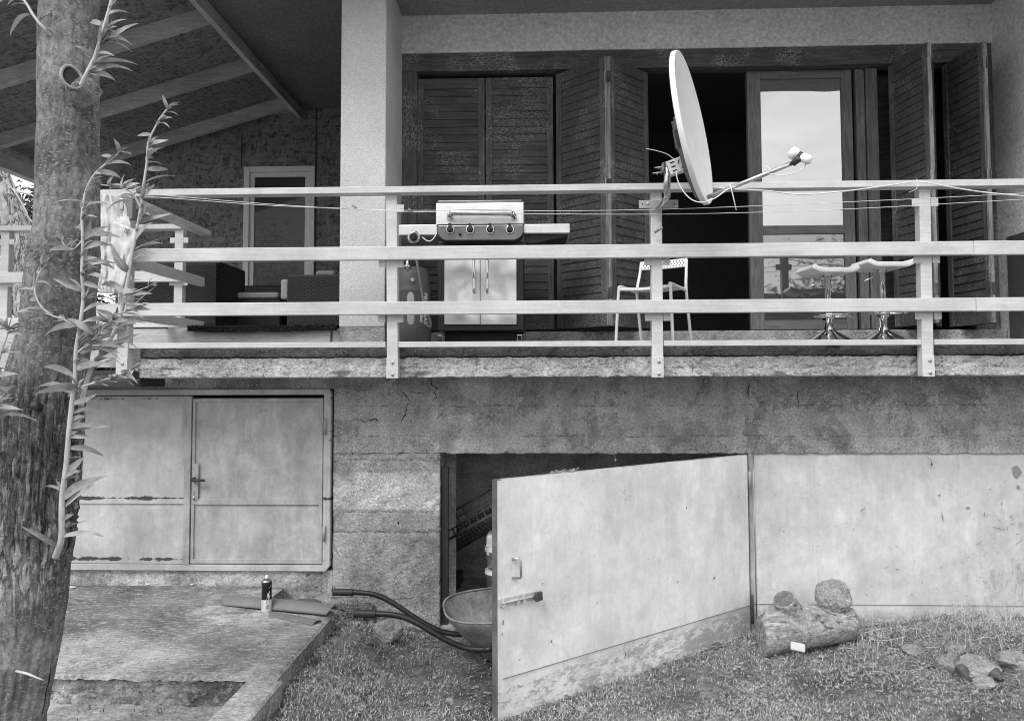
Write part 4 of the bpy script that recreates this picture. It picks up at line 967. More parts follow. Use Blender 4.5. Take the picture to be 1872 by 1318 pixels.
# ============================================================= satellite dish
nrm = Vector((.90, -.39, .145)).normalized(); YD = 4.36
dc = U(1269.5, 234, YD)
t1 = (Vector((0, 0, 1))-nrm*nrm.z).normalized(); t2 = nrm.cross(t1)
sat = empty('satellite_dish', U(1200, 388, 4.70), 'large white satellite dish turned to the right on a railing post', 'satellite dish')
A1, A2, DEP = .445, .395, .055
wd_ = plain('dish_white_paint', .88, .4, var=.03)
mb = MB(); nR = 16; nA = 64
def dish(off, rr=1.):
    def fn(u, v):
        a = 2*PI*u; r = v*rr; return tuple(dc + t1*(A1*r*math.cos(a)) + t2*(A2*r*math.sin(a)) + nrm*(DEP*(r*r-1)+off))
    return fn
mb.grid(dish(0), nA, nR); mb.grid(dish(-.005), nA, nR)
def lip(u, v):
    a = 2*PI*u; prof = [(1.0, 0), (1.012, .002), (1.02, -.004), (1.02, -.028), (1.008, -.030), (1.0, -.005)]; r, d = prof[min(5, int(v*5+.5))]
    return tuple(dc + t1*(A1*r*math.cos(a)) + t2*(A2*r*math.sin(a)) + nrm*d)
mb.grid(lip, nA, 5)
build(mb, 'reflector', wd_, sat)
bk = T('iron'); sp = MB()
for s_, a, b in ((0, .06, -.25), (0, -.25, -.42)):
    pa = dc+t1*a-nrm*(.100 if a > -.2 else .075); pb = dc+t1*b-nrm*(.075 if b > -.3 else .035); sp.beam(pa, pb, .09, .040, up=nrm)
sp.beam(dc+t1*.06-nrm*.105, dc+t1*.06-nrm*.063, .08, .05, up=t1); sp.beam(dc-t1*.05-nrm*.12, dc-t1*.05-nrm*.063, .09, .12, up=t1)
build(sp, 'back_bracket', plain('bracket_black_plastic', .045, .5), sat, .004)
# clamp plate with slots
hc = U(1250, 297, 4.47); px_ = Vector((1, 0, 0)); ax = Vector((.94, 0, .34)).normalized(); az = Vector((-.34, 0, .94)).normalized()
cl = MB(); P0 = U(1222, 308, 4.47)
outl = [P0-az*.04, P0+az*.042] + [hc+ax*(.045*math.cos(a))+az*(.045*math.sin(a)) for a in [2.0-i*.33 for i in range(13)]]
cl.prism(outl, (0, .004, 0)); cl.prism([p+Vector((0, .075, 0)) for p in outl], (0, .004, 0))
cl.prism([P0-az*.04, hc-az*.045, hc-az*.04, P0-az*.035], (0, .075, 0))
cp = build(cl, 'clamp', paint('clamp_white', .75, .35, .04), sat)
sl = MB()
for k in (-.026, 0, .026): sl.beam(P0+ax*.018+az*k+Vector((0, -.0015, 0)), P0+ax*.045+az*k+Vector((0, -.0015, 0)), .002, .007, up=az)
for a0 in (.7, 2.2, 3.9, 5.3):
    pts = [hc+Vector((0, -.001, 0))+ax*(.033*math.cos(a0+i*.22))+az*(.033*math.sin(a0+i*.22)) for i in range(5)]; sl.tube(pts, .0028, 5)
sl.lathe([(.005, 0), (.005, .003)], hc, 10, Matrix.Rotation(PI/2, 3, 'X')); build(sl, 'slot', T('black'), cp)
ms = MB(); m0 = U(1219.5, 297, 4.50); m1 = U(1219.5, 360, 4.50); m2 = U(1202, 383, 4.70)
ms.tube([m0, m1], .0205, 18).tube([m1+Vector((0, 0, .012)), m1, m2], .0185, 18)
build(ms, 'mast', metal('galvanised_tube', .66, .2, 0, .08), sat)
pl_ = MB(); x0, z0, x1, z1 = XZ(1168, 380.5, 1240, 366, 4.70); pl_.box(x0, 4.70, z0, x1, 4.706, z1)
q = build(pl_, 'mount_plate', T('zinc'), sat, .001)
for px in (1174.5, 1233): build(MB().lathe([(.0045, 0), (.0045, .0015)], U(px, 373.5, 4.70), 10, Matrix.Rotation(PI/2, 3, 'X')), 'hole', T('black'), q)
build(MB().lathe([(.010, 0), (.010, .006), (.005, .009)], U(1185, 373, 4.70), 8, Matrix.Rotation(PI/2, 3, 'X'), smooth=False), 'bolt', T('zinc'), q)
ub = MB()
for dz in (0, -.033):
    c = U(1205-(-dz)*90, 307, 4.46); c = Vector((c.x, 4.46, c.z+dz)); ub.tube([c-Vector((.03, 0, 0)), c+Vector((.05, 0, .008))], .004, 8)
    ub.lathe([(.009, -.003), (.009, .004)], c+Vector((-.004, 0, 0)), 6, Matrix.Rotation(PI/2, 3, 'Y'), smooth=False)
ub.box(m0.x-.035, 4.455, m0.z-.06, m0.x-.029, 4.54, m0.z-.015)
build(ub, 'u_bolt', T('zinc'), sat)
arm0 = U(1296, 360, 4.20); arm1 = U(1450, 298, 3.98)
build(MB().tube([arm0-(arm1-arm0)*.02, arm1], .0125, 12), 'feed_arm', metal('arm_tube', .7, .3), sat)
lb = MB(); l0 = U(1449, 300, 3.98); l1 = U(1463, 289, 3.955)
build(MB().tube([l0, l0*.4+l1*.6, l1], [.016, .017, .02], 10), 'holder', plain('holder_black', .05, .5), sat)
la = (U(1482, 295, 3.98)-U(1448, 280, 4.04)).normalized(); lc = U(1465, 287, 3.96)
Rl = la.to_track_quat('Z', 'Y').to_matrix()
lnb = MB().lathe([(.0, -.062), (.030, -.062), (.033, -.056), (.033, -.034), (.027, -.026), (.019, -.022), (.019, .0), (.024, .004), (.025, .045), (.018, .056), (.0, .056)], lc, 24, Rl)
build(lnb, 'receiver', wd_, sat); build(MB().lathe([(.0195, -.018), (.0235, -.016), (.0235, .001), (.0195, .002)], lc, 20, Rl), 'collar', plain('collar_black', .04, .5), sat)
def spl(P, sub=6):
    Q = []
    for i in range(len(P)-1):
        p0, p1, p2_, p3 = P[max(i-1, 0)], P[i], P[i+1], P[min(i+2, len(P)-1)]
        for k in range(sub):
            t = k/sub; Q.append(.5*((2*p1)+(-p0+p2_)*t+(2*p0-5*p1+4*p2_-p3)*t*t+(-p0+3*p1-3*p2_+p3)*t*t*t))
    return Q+[P[-1]]
c1 = spl([U(1236, 313, 4.45), U(1239, 330, 4.38), U(1250, 351, 4.28), U(1266, 366, 4.2), U(1286, 370, 4.14), U(1308, 362, 4.12), U(1328, 348, 4.11), U(1345, 341, 4.1)])
build(MB().tube(c1, .0033, 8), 'cable', cbl, sat)
build(MB().tube(spl([U(1405, 318, 4.02), U(1430, 320.5, 3.99), U(1452, 317, 3.97), U(1468, 308, 3.96), U(1474, 299, 3.96)]), .003, 8), 'cable', cbl, sat)
build(MB().tube([U(1334, 336, 4.10), U(1337, 346, 4.10), U(1341, 362, 4.10), U(1346, 385, 4.10)], .0028, 6), 'cable_tie', cbl, sat)
build(MB().tube(spl([U(1400, 304, 4.02), U(1407, 310, 4.0), U(1406, 320, 4.02)]), .0028, 6), 'cable_tie', cbl, sat)
build(MB().tube(spl([U(1181, 272, 4.5), U(1200, 276, 4.5), U(1219, 282, 4.5), U(1233, 292, 4.49)]), .0022, 6), 'loose_wire', cbl, sat)
# pencil-like stub sticking on the post under the dish
tag(build(MB().tube([U(1197, 425, 4.70), U(1211, 416, 4.66)], .0085, 6), 'wooden_stub', T('edgew')), 'small round wooden stub fixed on the post under the dish', 'stub')
# ============================================================= gas grill
YG = 5.22
steel = plain('satin_steel', .78, .4, .5, var=.06); steeld = metal('dull_panel_steel', .20, .35, 1, .08)
def doorsteel():
    s = NT('door_steel'); h = s.noise(1.8, s.map((2.2, 1, .8)), detail=1)
    return s.fin(.66, .27, .92, normal=s.bump(h, .45, .05))
gblk = plain('grill_black', .010, .4)
def gb(mb, a, b, c, d, y0, y1): x0, z0, x1, z1 = XZ(a, b, c, d, y0); return mb.box(x0, y0, z0, x1, y1, z1)
FZ = zs2
gr = empty('gas_grill', (U(878, 600, YG+.2).x, YG+.25, FZ), 'stainless steel gas grill with four knobs and two cabinet doors', 'grill')
x0, z0, x1, z1 = XZ(797, 411, 957, 373, YG)
prof = [(YG, z0+.004), (YG+.002, z1)] + [(YG+.006+.12*(1-math.cos(a)), z1+.032*math.sin(a)) for a in lin(0, 1.6, 6)] + [(YG+.42, z1+.02), (YG+.46, z0+.004)]
ld_ = build(MB().prism([(x0, y, z) for y, z in prof], (x1-x0, 0, 0)), 'lid', plain('lid_satin_steel', .80, .38, .55, var=.06), gr, .006)
mb = MB(); gb(mb, 800, 375, 955, 366, YG+.012, YG+.3); build(mb, 'lid_top', steeld, ld_, .006)
hy = YG-.05; ha, hb_ = U(822, 393, hy), U(938, 393, hy)
hp_ = [Vector((ha.x-.005, YG, ha.z-.01)), Vector((ha.x-.004, YG-.03, ha.z)), ha+Vector((.012, -.006, .006)), ha+Vector((.05, -.008, .012)), hb_+Vector((-.05, -.008, .012)), hb_+Vector((-.012, -.006, .006)), Vector((hb_.x+.004, YG-.03, hb_.z)), Vector((hb_.x+.005, YG, hb_.z-.01))]
build(MB().tube(spl(hp_, 4), .021, 14), 'lid_handle', T('chrome'), ld_)
yp0 = YG-.07
px0, pz0, px1, pz1 = XZ(800, 440, 957, 411.5, yp0); r_ = .07
pl2 = [(px0, yp0, pz1), (px0, yp0, pz0+r_)] + [(px0+r_-r_*math.cos(a), yp0, pz0+r_-r_*math.sin(a)) for a in lin(.2, 1.57, 6)] + [(px1-r_+r_*math.sin(a), yp0, pz0+r_-r_*math.cos(a)) for a in lin(0, 1.5, 6)] + [(px1, yp0, pz0+r_), (px1, yp0, pz1)]
cpn = build(MB().prism(pl2, (0, .07+.05, 0)), 'control_panel', steeld, gr, .006)
for px in (823, 859.5, 896, 932):
    c = U(px, 420, yp0-.002); R = Matrix.Rotation(PI/2, 3, 'X')
    kb = build(MB().lathe([(.032, 0), (.032, .003), (.027, .006)], c, 24, R), 'bezel', T('chrome'), cpn)
    kn = MB().lathe([(.023, 0), (.023, .012), (.020, .022), (.006, .024)], c+Vector((0, -.005, 0)), 20, R); kn.box(c.x-.010, c.y-.032, c.z-.012, c.x+.010, c.y-.006, c.z+.040)
    build(kn, 'knob', plain('knob_plastic', .03, .3), cpn, .003)
ig = U(841, 429, yp0-.002); build(MB().lathe([(.010, 0), (.009, .012), (.005, .016)], ig, 14, Matrix.Rotation(PI/2, 3, 'X')), 'igniter', gblk, cpn)
x0, z0, x1, z1 = XZ(800, 604, 957, 441, YG+.05); mb = MB(); gb(mb, 800, 604, 957, 441, YG+.05, YG+.45); cb = build(mb, 'cabinet', gblk, gr, .004)
build(MB().box(x0+.01, YG+.38, FZ+.03, x1-.01, YG+.44, FZ+.2), 'gap_shade_block', gblk, gr)  # black block added to stand for the shade in the gap under the cabinet
for a, c, hx_ in ((812.5, 877, 866), (878.5, 944, 890.5)):
    mb = MB(); x0, z0, x1, z1 = XZ(a, 593, c, 468, YG+.03); mb.grid(lambda u, v: (x0+u*(x1-x0), YG+.03+.005*math.sin(u*PI)*math.sin(v*PI)*noise.noise(Vector((u*2.5+a, v*3, 1)))*3, z0+v*(z1-z0)), 24, 40); mb.box(x0, YG+.034, z0, x1, YG+.048, z1)
    d_ = build(mb, 'cabinet_door', doorsteel(), gr)
    tp, bt = U(hx_, 475, YG-.01), U(hx_, 533, YG-.01)
    build(MB().tube([Vector((tp.x, YG+.03, tp.z+.004)), tp, tp-Vector((0, 0, .02)), bt+Vector((0, 0, .02)), bt, Vector((bt.x, YG+.03, bt.z-.004))], .0085, 10), 'door_handle', T('chrome'), d_)
for a, c, b, d in ((729, 799.5, 430, 411), (957.5, 1042, 426.5, 409.5)):
    mb = MB(); gb(mb, a, b, c, d, YG+.02, YG+.42); build(mb, 'side_shelf', steel, gr, .005)
mb = MB(); q0 = U(960, 427, YG+.06); q1 = U(1040, 427, YG+.06); q2 = U(1005, 444, YG+.06)
mb.prism([(q0.x, YG+.06, q0.z), (q1.x, YG+.06, q1.z), (q1.x-.02, YG+.06, q1.z-.02), (q2.x-.10, YG+.06, q2.z), (q0.x, YG+.06, q2.z)], (0, .33, 0)); build(mb, 'shelf_support', gblk, gr)
c = U(757, 434.5, YG-.01); R = Matrix.Rotation(PI/2, 3, 'X')
mb = MB().lathe([(.045, 0), (.045, .008), (.036, .014), (.034, .014)], c, 28, R); kb = build(mb, 'side_bezel', T('chrome'), gr)
build(MB().lathe([(.025, .01), (.025, .03), (.018, .04)], c, 20, R), 'side_knob', gblk, kb)
build(MB().tube(spl([U(772, 434, YG), U(782, 441, YG-.01), U(790, 439, YG), U(797, 430, YG+.02)]), .004, 8), 'burner_hose', cbl, gr)
for px in (805, 950):
    c = U(px, 615, YG+.10); cs = MB(); cs.lathe([(.028, -.011), (.034, -.009), (.034, .009), (.028, .011)], (c.x, YG+.1, FZ+.037), 20, Matrix.Rotation(PI/2, 3, 'Y'))
    w1 = build(cs, 'caster', plain('caster_rubber', .04, .5), gr)
    build(MB().box(c.x-.018, YG+.085, FZ+.035, c.x-.014, YG+.115, FZ+.095).box(c.x+.014, YG+.085, FZ+.035, c.x+.018, YG+.115, FZ+.095).box(c.x-.018, YG+.075, FZ+.09, c.x+.018, YG+.125, FZ+.10), 'caster_fork', T('zinc'), w1, .002)

# ============================================================= gas bottle
gc = U(746, 560, 5.12); gcx = gc.x
gt = empty('gas_bottle', (gcx, 5.27, FZ), 'dark grey composite gas bottle with white vertical letters beside the grill', 'gas bottle')
zz = lambda py: U(746, py, 5.12).z
pg = plain('bottle_grey_plastic', .085, .45, var=.12); R0 = .138
prof = [(R0*.9, FZ+.005), (R0*.985, FZ+.012), (R0*.985, zz(606)), (R0, zz(604)), (R0*1.01, zz(597)), (R0, zz(594)), (R0, zz(534)), (R0*1.015, zz(532)), (R0*1.015, zz(528)), (R0*.99, zz(526)), (R0*.97, zz(515)), (R0*.9, zz(500)), (R0*.76, zz(486)), (R0*.5, zz(484)), (R0*.4, zz(500))]
build(MB().lathe(prof, (gcx, 5.27, 0), 40), 'shell', pg, gt)
def onb(px, py, off=.002, r=R0):                  # point on the bottle's surface under a pixel
    x = U(px, py, 5.14).x-gcx; a = math.asin(max(-.98, min(.98, x/r))); return Vector((gcx+(r+off)*math.sin(a), 5.27-(r+off)*math.cos(a), zz(py)))
mb = MB(); mb.grid(lambda u, v: tuple(onb(751+12.5*(u-.5)*(math.sin(PI*min(.5, (min(v, 1-v)*6)/2))**.5 if min(v, 1-v) < .17 else 1), 533+61*v)), 8, 40)
build(mb, 'level_window', plain('level_window', .42, .3), gt)
mb = MB(); mb.lathe([(.0, 0), (.014, .0), (.014, .003)], onb(754, 511, .004, R0*.97), 16, Matrix.Rotation(PI/2, 3, 'X')); build(mb, 'badge', plain('badge', .45, .3), gt)
vv = MB(); vc_ = U(745, 484, 5.16); vv.tube([vc_-Vector((0, 0, .05)), vc_+Vector((0, 0, .04))], .012, 12).tube([vc_-Vector((.02, 0, .012)), vc_+Vector((.02, 0, -.012))], .013, 6); build(vv, 'valve', T('chrome'), gt)
build(MB().tube(spl([U(761, 474, 5.10), U(764, 490, 5.08), U(769, 520, 5.08), U(776, 560, 5.09), U(786, 585, 5.12), U(787, 596, 5.14), U(783, 597, 5.13), U(780, 588, 5.12)]), .008, 10), 'hose', plain('hose_grey', .2, .5), gt)
def vtext(txt, pxc, pyc, size):
    p = onb(pxc, pyc, .002); x = p.x-gcx; a = math.asin(x/R0)
    M = Matrix.Translation(p) @ Matrix.Rotation(a, 4, 'Z') @ Matrix.Rotation(PI/2, 4, 'X') @ Matrix.Rotation(-PI/2, 4, 'Z')
    text_mesh(txt, size, M, wht, 'lettering', gt, .0005, .0008, .15)
vtext('PRIMAGAS', 775.5, 562, .047); vtext('Easy', 769.5, 582, .03)

# ============================================================= white chair
def whitem(): return plain('white_lacquer', .9, .3, var=.03)
wl = whitem()
cc = U(1196, 600, 5.16)
ch = empty('chair', (cc.x, 5.2, FZ), 'white metal chair with a perforated backrest behind the middle railing post', 'chair', rz=math.radians(-28))
W, D_ = .345, .36; SH = U(1196, 524, 5.16).z-FZ; BH = U(1196, 468, 5.16).z-FZ       # local: front is -y
sv = MB()
def seatf(u, v):
    x = (u-.5)*W*1.02; y = -D_/2+D_*v; z = SH+.012*math.cos(v*PI*1.2)*-.4-.010*math.sin(PI*u)
    if v < .08: z -= .02*(1-v/.08)**2
    return (x, y, z)
sv.grid(seatf, 20, 24); st_ = build(sv, 'seat', wl, ch, local=True); m_ = st_.modifiers.new('t', 'SOLIDIFY'); m_.thickness = .010
for sx in (-1, 1):
    build(MB().tube(spl([Vector((sx*(W/2+.028), -D_/2-.012, 0)), Vector((sx*(W/2+.010), -D_/2+.005, SH-.04)), Vector((sx*(W/2+.002), -D_/2+.02, SH-.008)), Vector((sx*(W/2+.002), -D_/2+.06, SH)), Vector((sx*(W/2+.002), D_/2-.01, SH-.012))]), .0105, 10), 'front_leg', wl, ch, local=True)
    build(MB().tube(spl([Vector((sx*(W/2+.012), D_/2+.10, 0)), Vector((sx*(W/2+.010), D_/2+.03, SH*.6)), Vector((sx*(W/2+.008), D_/2-.005, SH)), Vector((sx*(W/2), D_/2+.03, SH+.12)), Vector((sx*(W/2-.004), D_/2+.055, BH))]), .0105, 10), 'rear_leg', wl, ch, local=True)
bkp = MB()
bkp.grid(lambda u, v: ((u-.5)*W, D_/2+.05+.025*math.sin(PI*u)+.012*v-.012, BH-.052+.062*v), 20, 6)
bo_ = build(bkp, 'backrest', wl, ch, local=True); m_ = bo_.modifiers.new('t', 'SOLIDIFY'); m_.thickness = .008
hl = MB()
for r in range(3):
    for i in range(14):
        u = (i+.5+(r % 2)*.5)/15; hl.lathe([(.0042, -.007), (.0042, .001)], ((u-.5)*W, D_/2+.05+.025*math.sin(PI*u)+.012*(.25+.25*r)-.012-.001, BH-.052+.062*(.25+.25*r)), 7, Matrix.Rotation(PI/2, 3, 'X'))
build(hl, 'perforation', T('black'), bo_, local=True)

# ============================================================= bar stools
def stool(px, Y, seat_py, ring_py, label, rz):
    x = U(px, 550, Y).x; r = empty('bar_stool', (x, Y, FZ), label, 'bar stool', 'chrome bar stools by the glazed door', rz)
    sz = U(px, seat_py, Y).z-FZ; rg = U(px, ring_py, Y).z-FZ
    m = MB()
    def f(u, v):
        a = (u-.5)*2; q = (v-.5)*2; X_ = a*.152; Y_ = q*.15*(1-.12*a*a); z = sz+.026*(max(0, abs(a)-.62)/.38)**1.4
        if a < -.8: z += 0
        return (X_, Y_, z)
    m.grid(f, 36, 18); s1 = build(m, 'seat', wl, r, local=True); md = s1.modifiers.new('t', 'SOLIDIFY'); md.thickness = .036; md.offset = -1; bv = s1.modifiers.new('b', 'BEVEL'); bv.width = .008; bv.segments = 3; bv.limit_method = 'ANGLE'
    build(MB().lathe([(.045, sz-.028), (.05, sz-.023), (.05, sz-.0225)], n=20).lathe([(.021, rg-.12), (.021, sz-.06), (.028, sz-.05), (.04, sz-.026)], n=20), 'column', T('chrome'), r, local=True)
    build(MB().lathe([(.19, 0), (.19, .012), (.165, .034), (.135, .056), (.095, .082), (.06, .102), (.038, .118), (.034, .12), (.034, .135), (.027, .138), (.027, rg+.03), (.020, rg+.031)], n=40), 'base', T('chrome'), r, local=True)
    g = MB(); N = 40; ctr = Vector((.0, -.07, rg)); g.tube([ctr+Vector((.125*math.cos(2*PI*i/N), .10*math.sin(2*PI*i/N), 0)) for i in range(N+1)], .0085, 8).tube([Vector((-.03, 0, rg)), Vector((.03, 0, rg))], .03, 10)
    build(g, 'foot_ring', T('chrome'), r, local=True)
    build(MB().tube([Vector((-.03, 0, sz-.03)), Vector((-.06, -.02, sz-.05)), Vector((-.075, -.03, sz-.09)), Vector((-.16, -.05, sz-.125))], .0045, 8), 'lever', T('chrome'), r, local=True)
stool(1514, 5.26, 494, 579, 'lower white seated bar stool, nearer the satellite dish', .10)
stool(1614, 5.34, 484, 573, 'higher white seated bar stool, beside the right railing post', .08)

# ============================================================= willow tree in front
TY = 3.0
tree = empty('willow_tree', (-2.0, TY, -.1), 'leaning willow trunk with sawn knot and long young leafy shoots at left', 'tree')
tk = [(-500, 130, 46), (-250, 129, 48), (0, 127.5, 50), (80, 126, 51), (150, 126, 52), (240, 124, 52), (330, 125, 53), (420, 122, 56), (470, 117, 60), (530, 110, 61), (600, 104, 63), (700, 82, 66), (760, 72, 68), (850, 66, 66), (950, 60, 64), (1040, 58, 63), (1120, 50, 62), (1200, 38, 58), (1318, 22, 52), (1420, 8, 56), (1520, -5, 70), (1600, -12, 95)]
def tinterp(t):
    q = t*(len(tk)-1); i = min(int(q), len(tk)-2); f_ = q-i; f_ = f_*f_*(3-2*f_)*.35+f_*.65
    return [tk[i][k]*(1-f_)+tk[i+1][k]*f_ for k in range(3)]
def trunkf(u, v):
    py, px, hw = tinterp(v); c = U(px, py, TY); r = hw/F*TY; a = 2*PI*u
    n_ = 1+.035*noise.noise(Vector((math.cos(a)*1.2, math.sin(a)*1.2, py/130)))
    rough = max(0, min(1, (py-640)/150))*max(0, min(1, (1040-py)/70)); rough = max(rough, .45*max(0, min(1, (py-1050)/80))*(.5+noise.noise(Vector((a, py/120, 3)))))
    rid = noise.noise(Vector((math.cos(a)*10, math.sin(a)*10, py/95+.7*noise.noise(Vector((a*2, py/60, 0))))))
    rid = (1-abs(rid)*2.6); d = rough*.024*rid*r/.14
    d += .004*fbm(math.cos(a)*5, math.sin(a)*5, py/60, 4)
    if 455 < py < 500: d += .010*max(0, noise.noise(Vector((a*9, py/6, 2))))
    k = (py-168)/26; ak = (a-4.82)
    if abs(k) < 2.2: d += .012*math.exp(-k*k-(ak*2.0)**2)
    R_ = r*n_+d
    return (c.x+R_*math.cos(a), TY+R_*math.sin(a), c.z)
def bark():
    s = NT('willow_bark')
    c = s.ramp(s.noise(5, detail=5), .38, .62, .11, .23)
    c = s.m2('MULTIPLY', c, s.ramp(s.noise(45, s.map((1, 1, .6)), detail=6, rough=.75), .36, .64, .5, 1.6))
    x, y, z = s.xyz()
    # lenticels: short pale horizontal dashes
    v = s.n('ShaderNodeTexVoronoi'); s.put(v.inputs['Vector'], s.map((46, 46, 120))); v.inputs['Scale'].default_value = 1
    b = s.n('ShaderNodeRGBToBW'); s.put(b.inputs[0], v.outputs['Color'])
    l = s.m2('MULTIPLY', s.m2('LESS_THAN', v.outputs['Distance'], .30), s.m2('GREATER_THAN', b.outputs[0], .46))
    c = s.mix(s.m2('MULTIPLY', l, .6), c, .42)
    # deep fissures in the cracked stretch
    f_ = s.noise(5, s.map((7.5, 7.5, 1.2)), detail=6, rough=.62, dist=.6); fz = s.m2('MULTIPLY', s.ramp(s.m2('ABSOLUTE', s.m2('SUBTRACT', f_, .5)), .035, .008), s.m2('MULTIPLY', s.ramp(z, .75, 1.05), s.ramp(s.m2('ADD', z, s.ramp(s.noise(3.3), .3, .7, -.2, .2)), 1.95, 1.5)))
    rz_ = s.m2('MULTIPLY', s.ramp(z, .75, 1.05), s.ramp(s.m2('ADD', z, s.ramp(s.noise(3.3), .3, .7, -.2, .2)), 1.95, 1.5)); c = s.m2('MULTIPLY', c, s.mix(rz_, 1, s.ramp(f_, .4, .62, .8, 1.45))); c = s.mix(s.m2('MULTIPLY', fz, .7), c, .03)
    h = s.m2('SUBTRACT', s.m2('ADD', s.noise(40, s.map((1, 1, .5)), detail=6, rough=.7), s.m2('MULTIPLY', l, .25)), s.m2('MULTIPLY', fz, 1.4))
    return s.fin(c, .85, normal=s.bump(h, .7, .012), spec=.25)
T('bark', bark())
mb = MB(); mb.grid(trunkf, 150, 560); build(mb, 'trunk', T('bark'), tree)
# sawn branch stub
kc = U(136, 150, TY-.135); kn_d = Vector((-.34, -.74, .58)).normalized(); kR = kn_d.to_track_quat('Z', 'Y').to_matrix()
def stubf(u, v):
    a = 2*PI*u+.0; prof = [(.050, -.085), (.054, -.055), (.050, -.030), (.044, -.014), (.040, -.004), (.034, .004), (.026, .008), (.018, .010), (.010, .011), (.004, .011), (.0, .011)]
    q = v*10; i = min(9, int(q)); f2 = q-i; r = prof[i][0]*(1-f2)+prof[i+1][0]*f2; z = prof[i][1]*(1-f2)+prof[i+1][1]*f2
    r *= 1+.10*noise.noise(Vector((math.cos(a)*2, math.sin(a)*2, z*30))); return tuple(kc+kR@Vector((r*math.cos(a)*1.1, r*math.sin(a)*1.2, z)))
mb = MB(); mb.grid(stubf, 60, 50)
sb = build(mb, 'branch_stub', T('bark'), tree)
n2_ = Vector((.42, -.86, .12)).normalized(); la_ = Vector((.50, 0, -.80)); la_ = (la_-n2_*la_.dot(n2_)).normalized(); lb2 = n2_.cross(la_); kh_ = kc+kn_d*.008
def el(a, r, k, h): return kh_+n2_*h+la_*(r*k*math.cos(a))+lb2*(r*math.sin(a))
hm = MB(); hm.add([el(2*PI*i/32, .031, 1.5, .020) for i in range(32)], [tuple(range(32))])
build(hm, 'hollow', plain('rotten_hollow', .02, .9), sb)
build(MB().tube([el(2*PI*i/48, .034*(1+.05*math.sin(3*2*PI*i/48)), 1.45, .022+.003*math.sin(2*2*PI*i/48)) for i in range(49)], .0065, 8), 'callus_ring', plain('callus', .30, .8, var=.3), sb)
kd = U(68, 742, TY-.15); build(MB().rock(kd, (.018, .02, .024), 5, 2, .5), 'knot', T('iron'), tree)
leafm = NT('willow_leaf'); ls = leafm
lc_ = ls.ramp(ls.noise(14, detail=4), .38, .62, .24, .46); gi = ls.n('ShaderNodeNewGeometry'); lc_ = ls.mix(ls.m2('MULTIPLY', gi.outputs['Backfacing'], .35), lc_, .55)
ls.fin(lc_, .5, spec=.4); tr_ = ls.n('ShaderNodeBsdfTranslucent'); ls.put(tr_.inputs[0], lc_); ms_ = ls.n('ShaderNodeMixShader'); ms_.inputs[0].default_value = .25
ls.t.links.new(ls.b.outputs[0], ms_.inputs[1]); ls.t.links.new(tr_.outputs[0], ms_.inputs[2]); ls.t.links.new(ms_.outputs[0], ls.out.inputs[0]); leafm = ls.m
stemm = plain('shoot_bark', .5, .55, var=.12)
def leaf_at(mb, p, d, up, L, W_, curl, twist=0., fold=.35):
    d = d.normalized(); side = d.cross(up).normalized(); up = side.cross(d)
    side = (side*math.cos(twist)+up*math.sin(twist)); up = side.cross(d); n = 7; vs = []; pos = Vector(p); dd = d.copy()
    for i in range(n+1):
        t = i/n; w_ = W_*(math.sin(PI*min(1, t*1.02)**.75)**.9 if 0 < t < 1 else 0)*.5+.0006
        vs += [pos-side*w_+up*(w_*fold), pos, pos+side*w_+up*(w_*fold)]
        dd = (dd+up*(-curl*(.4+1.2*t)/n)+side*(math.sin(t*5+L*90)*.10)+Vector((0, 0, -.10))*t).normalized(); pos = pos+dd*(L/n)
    fs = []
    for i in range(n):
        a = i*3; fs += [(a, a+1, a+4, a+3), (a+1, a+2, a+5, a+4)]
    mb.add(vs, fs, True)
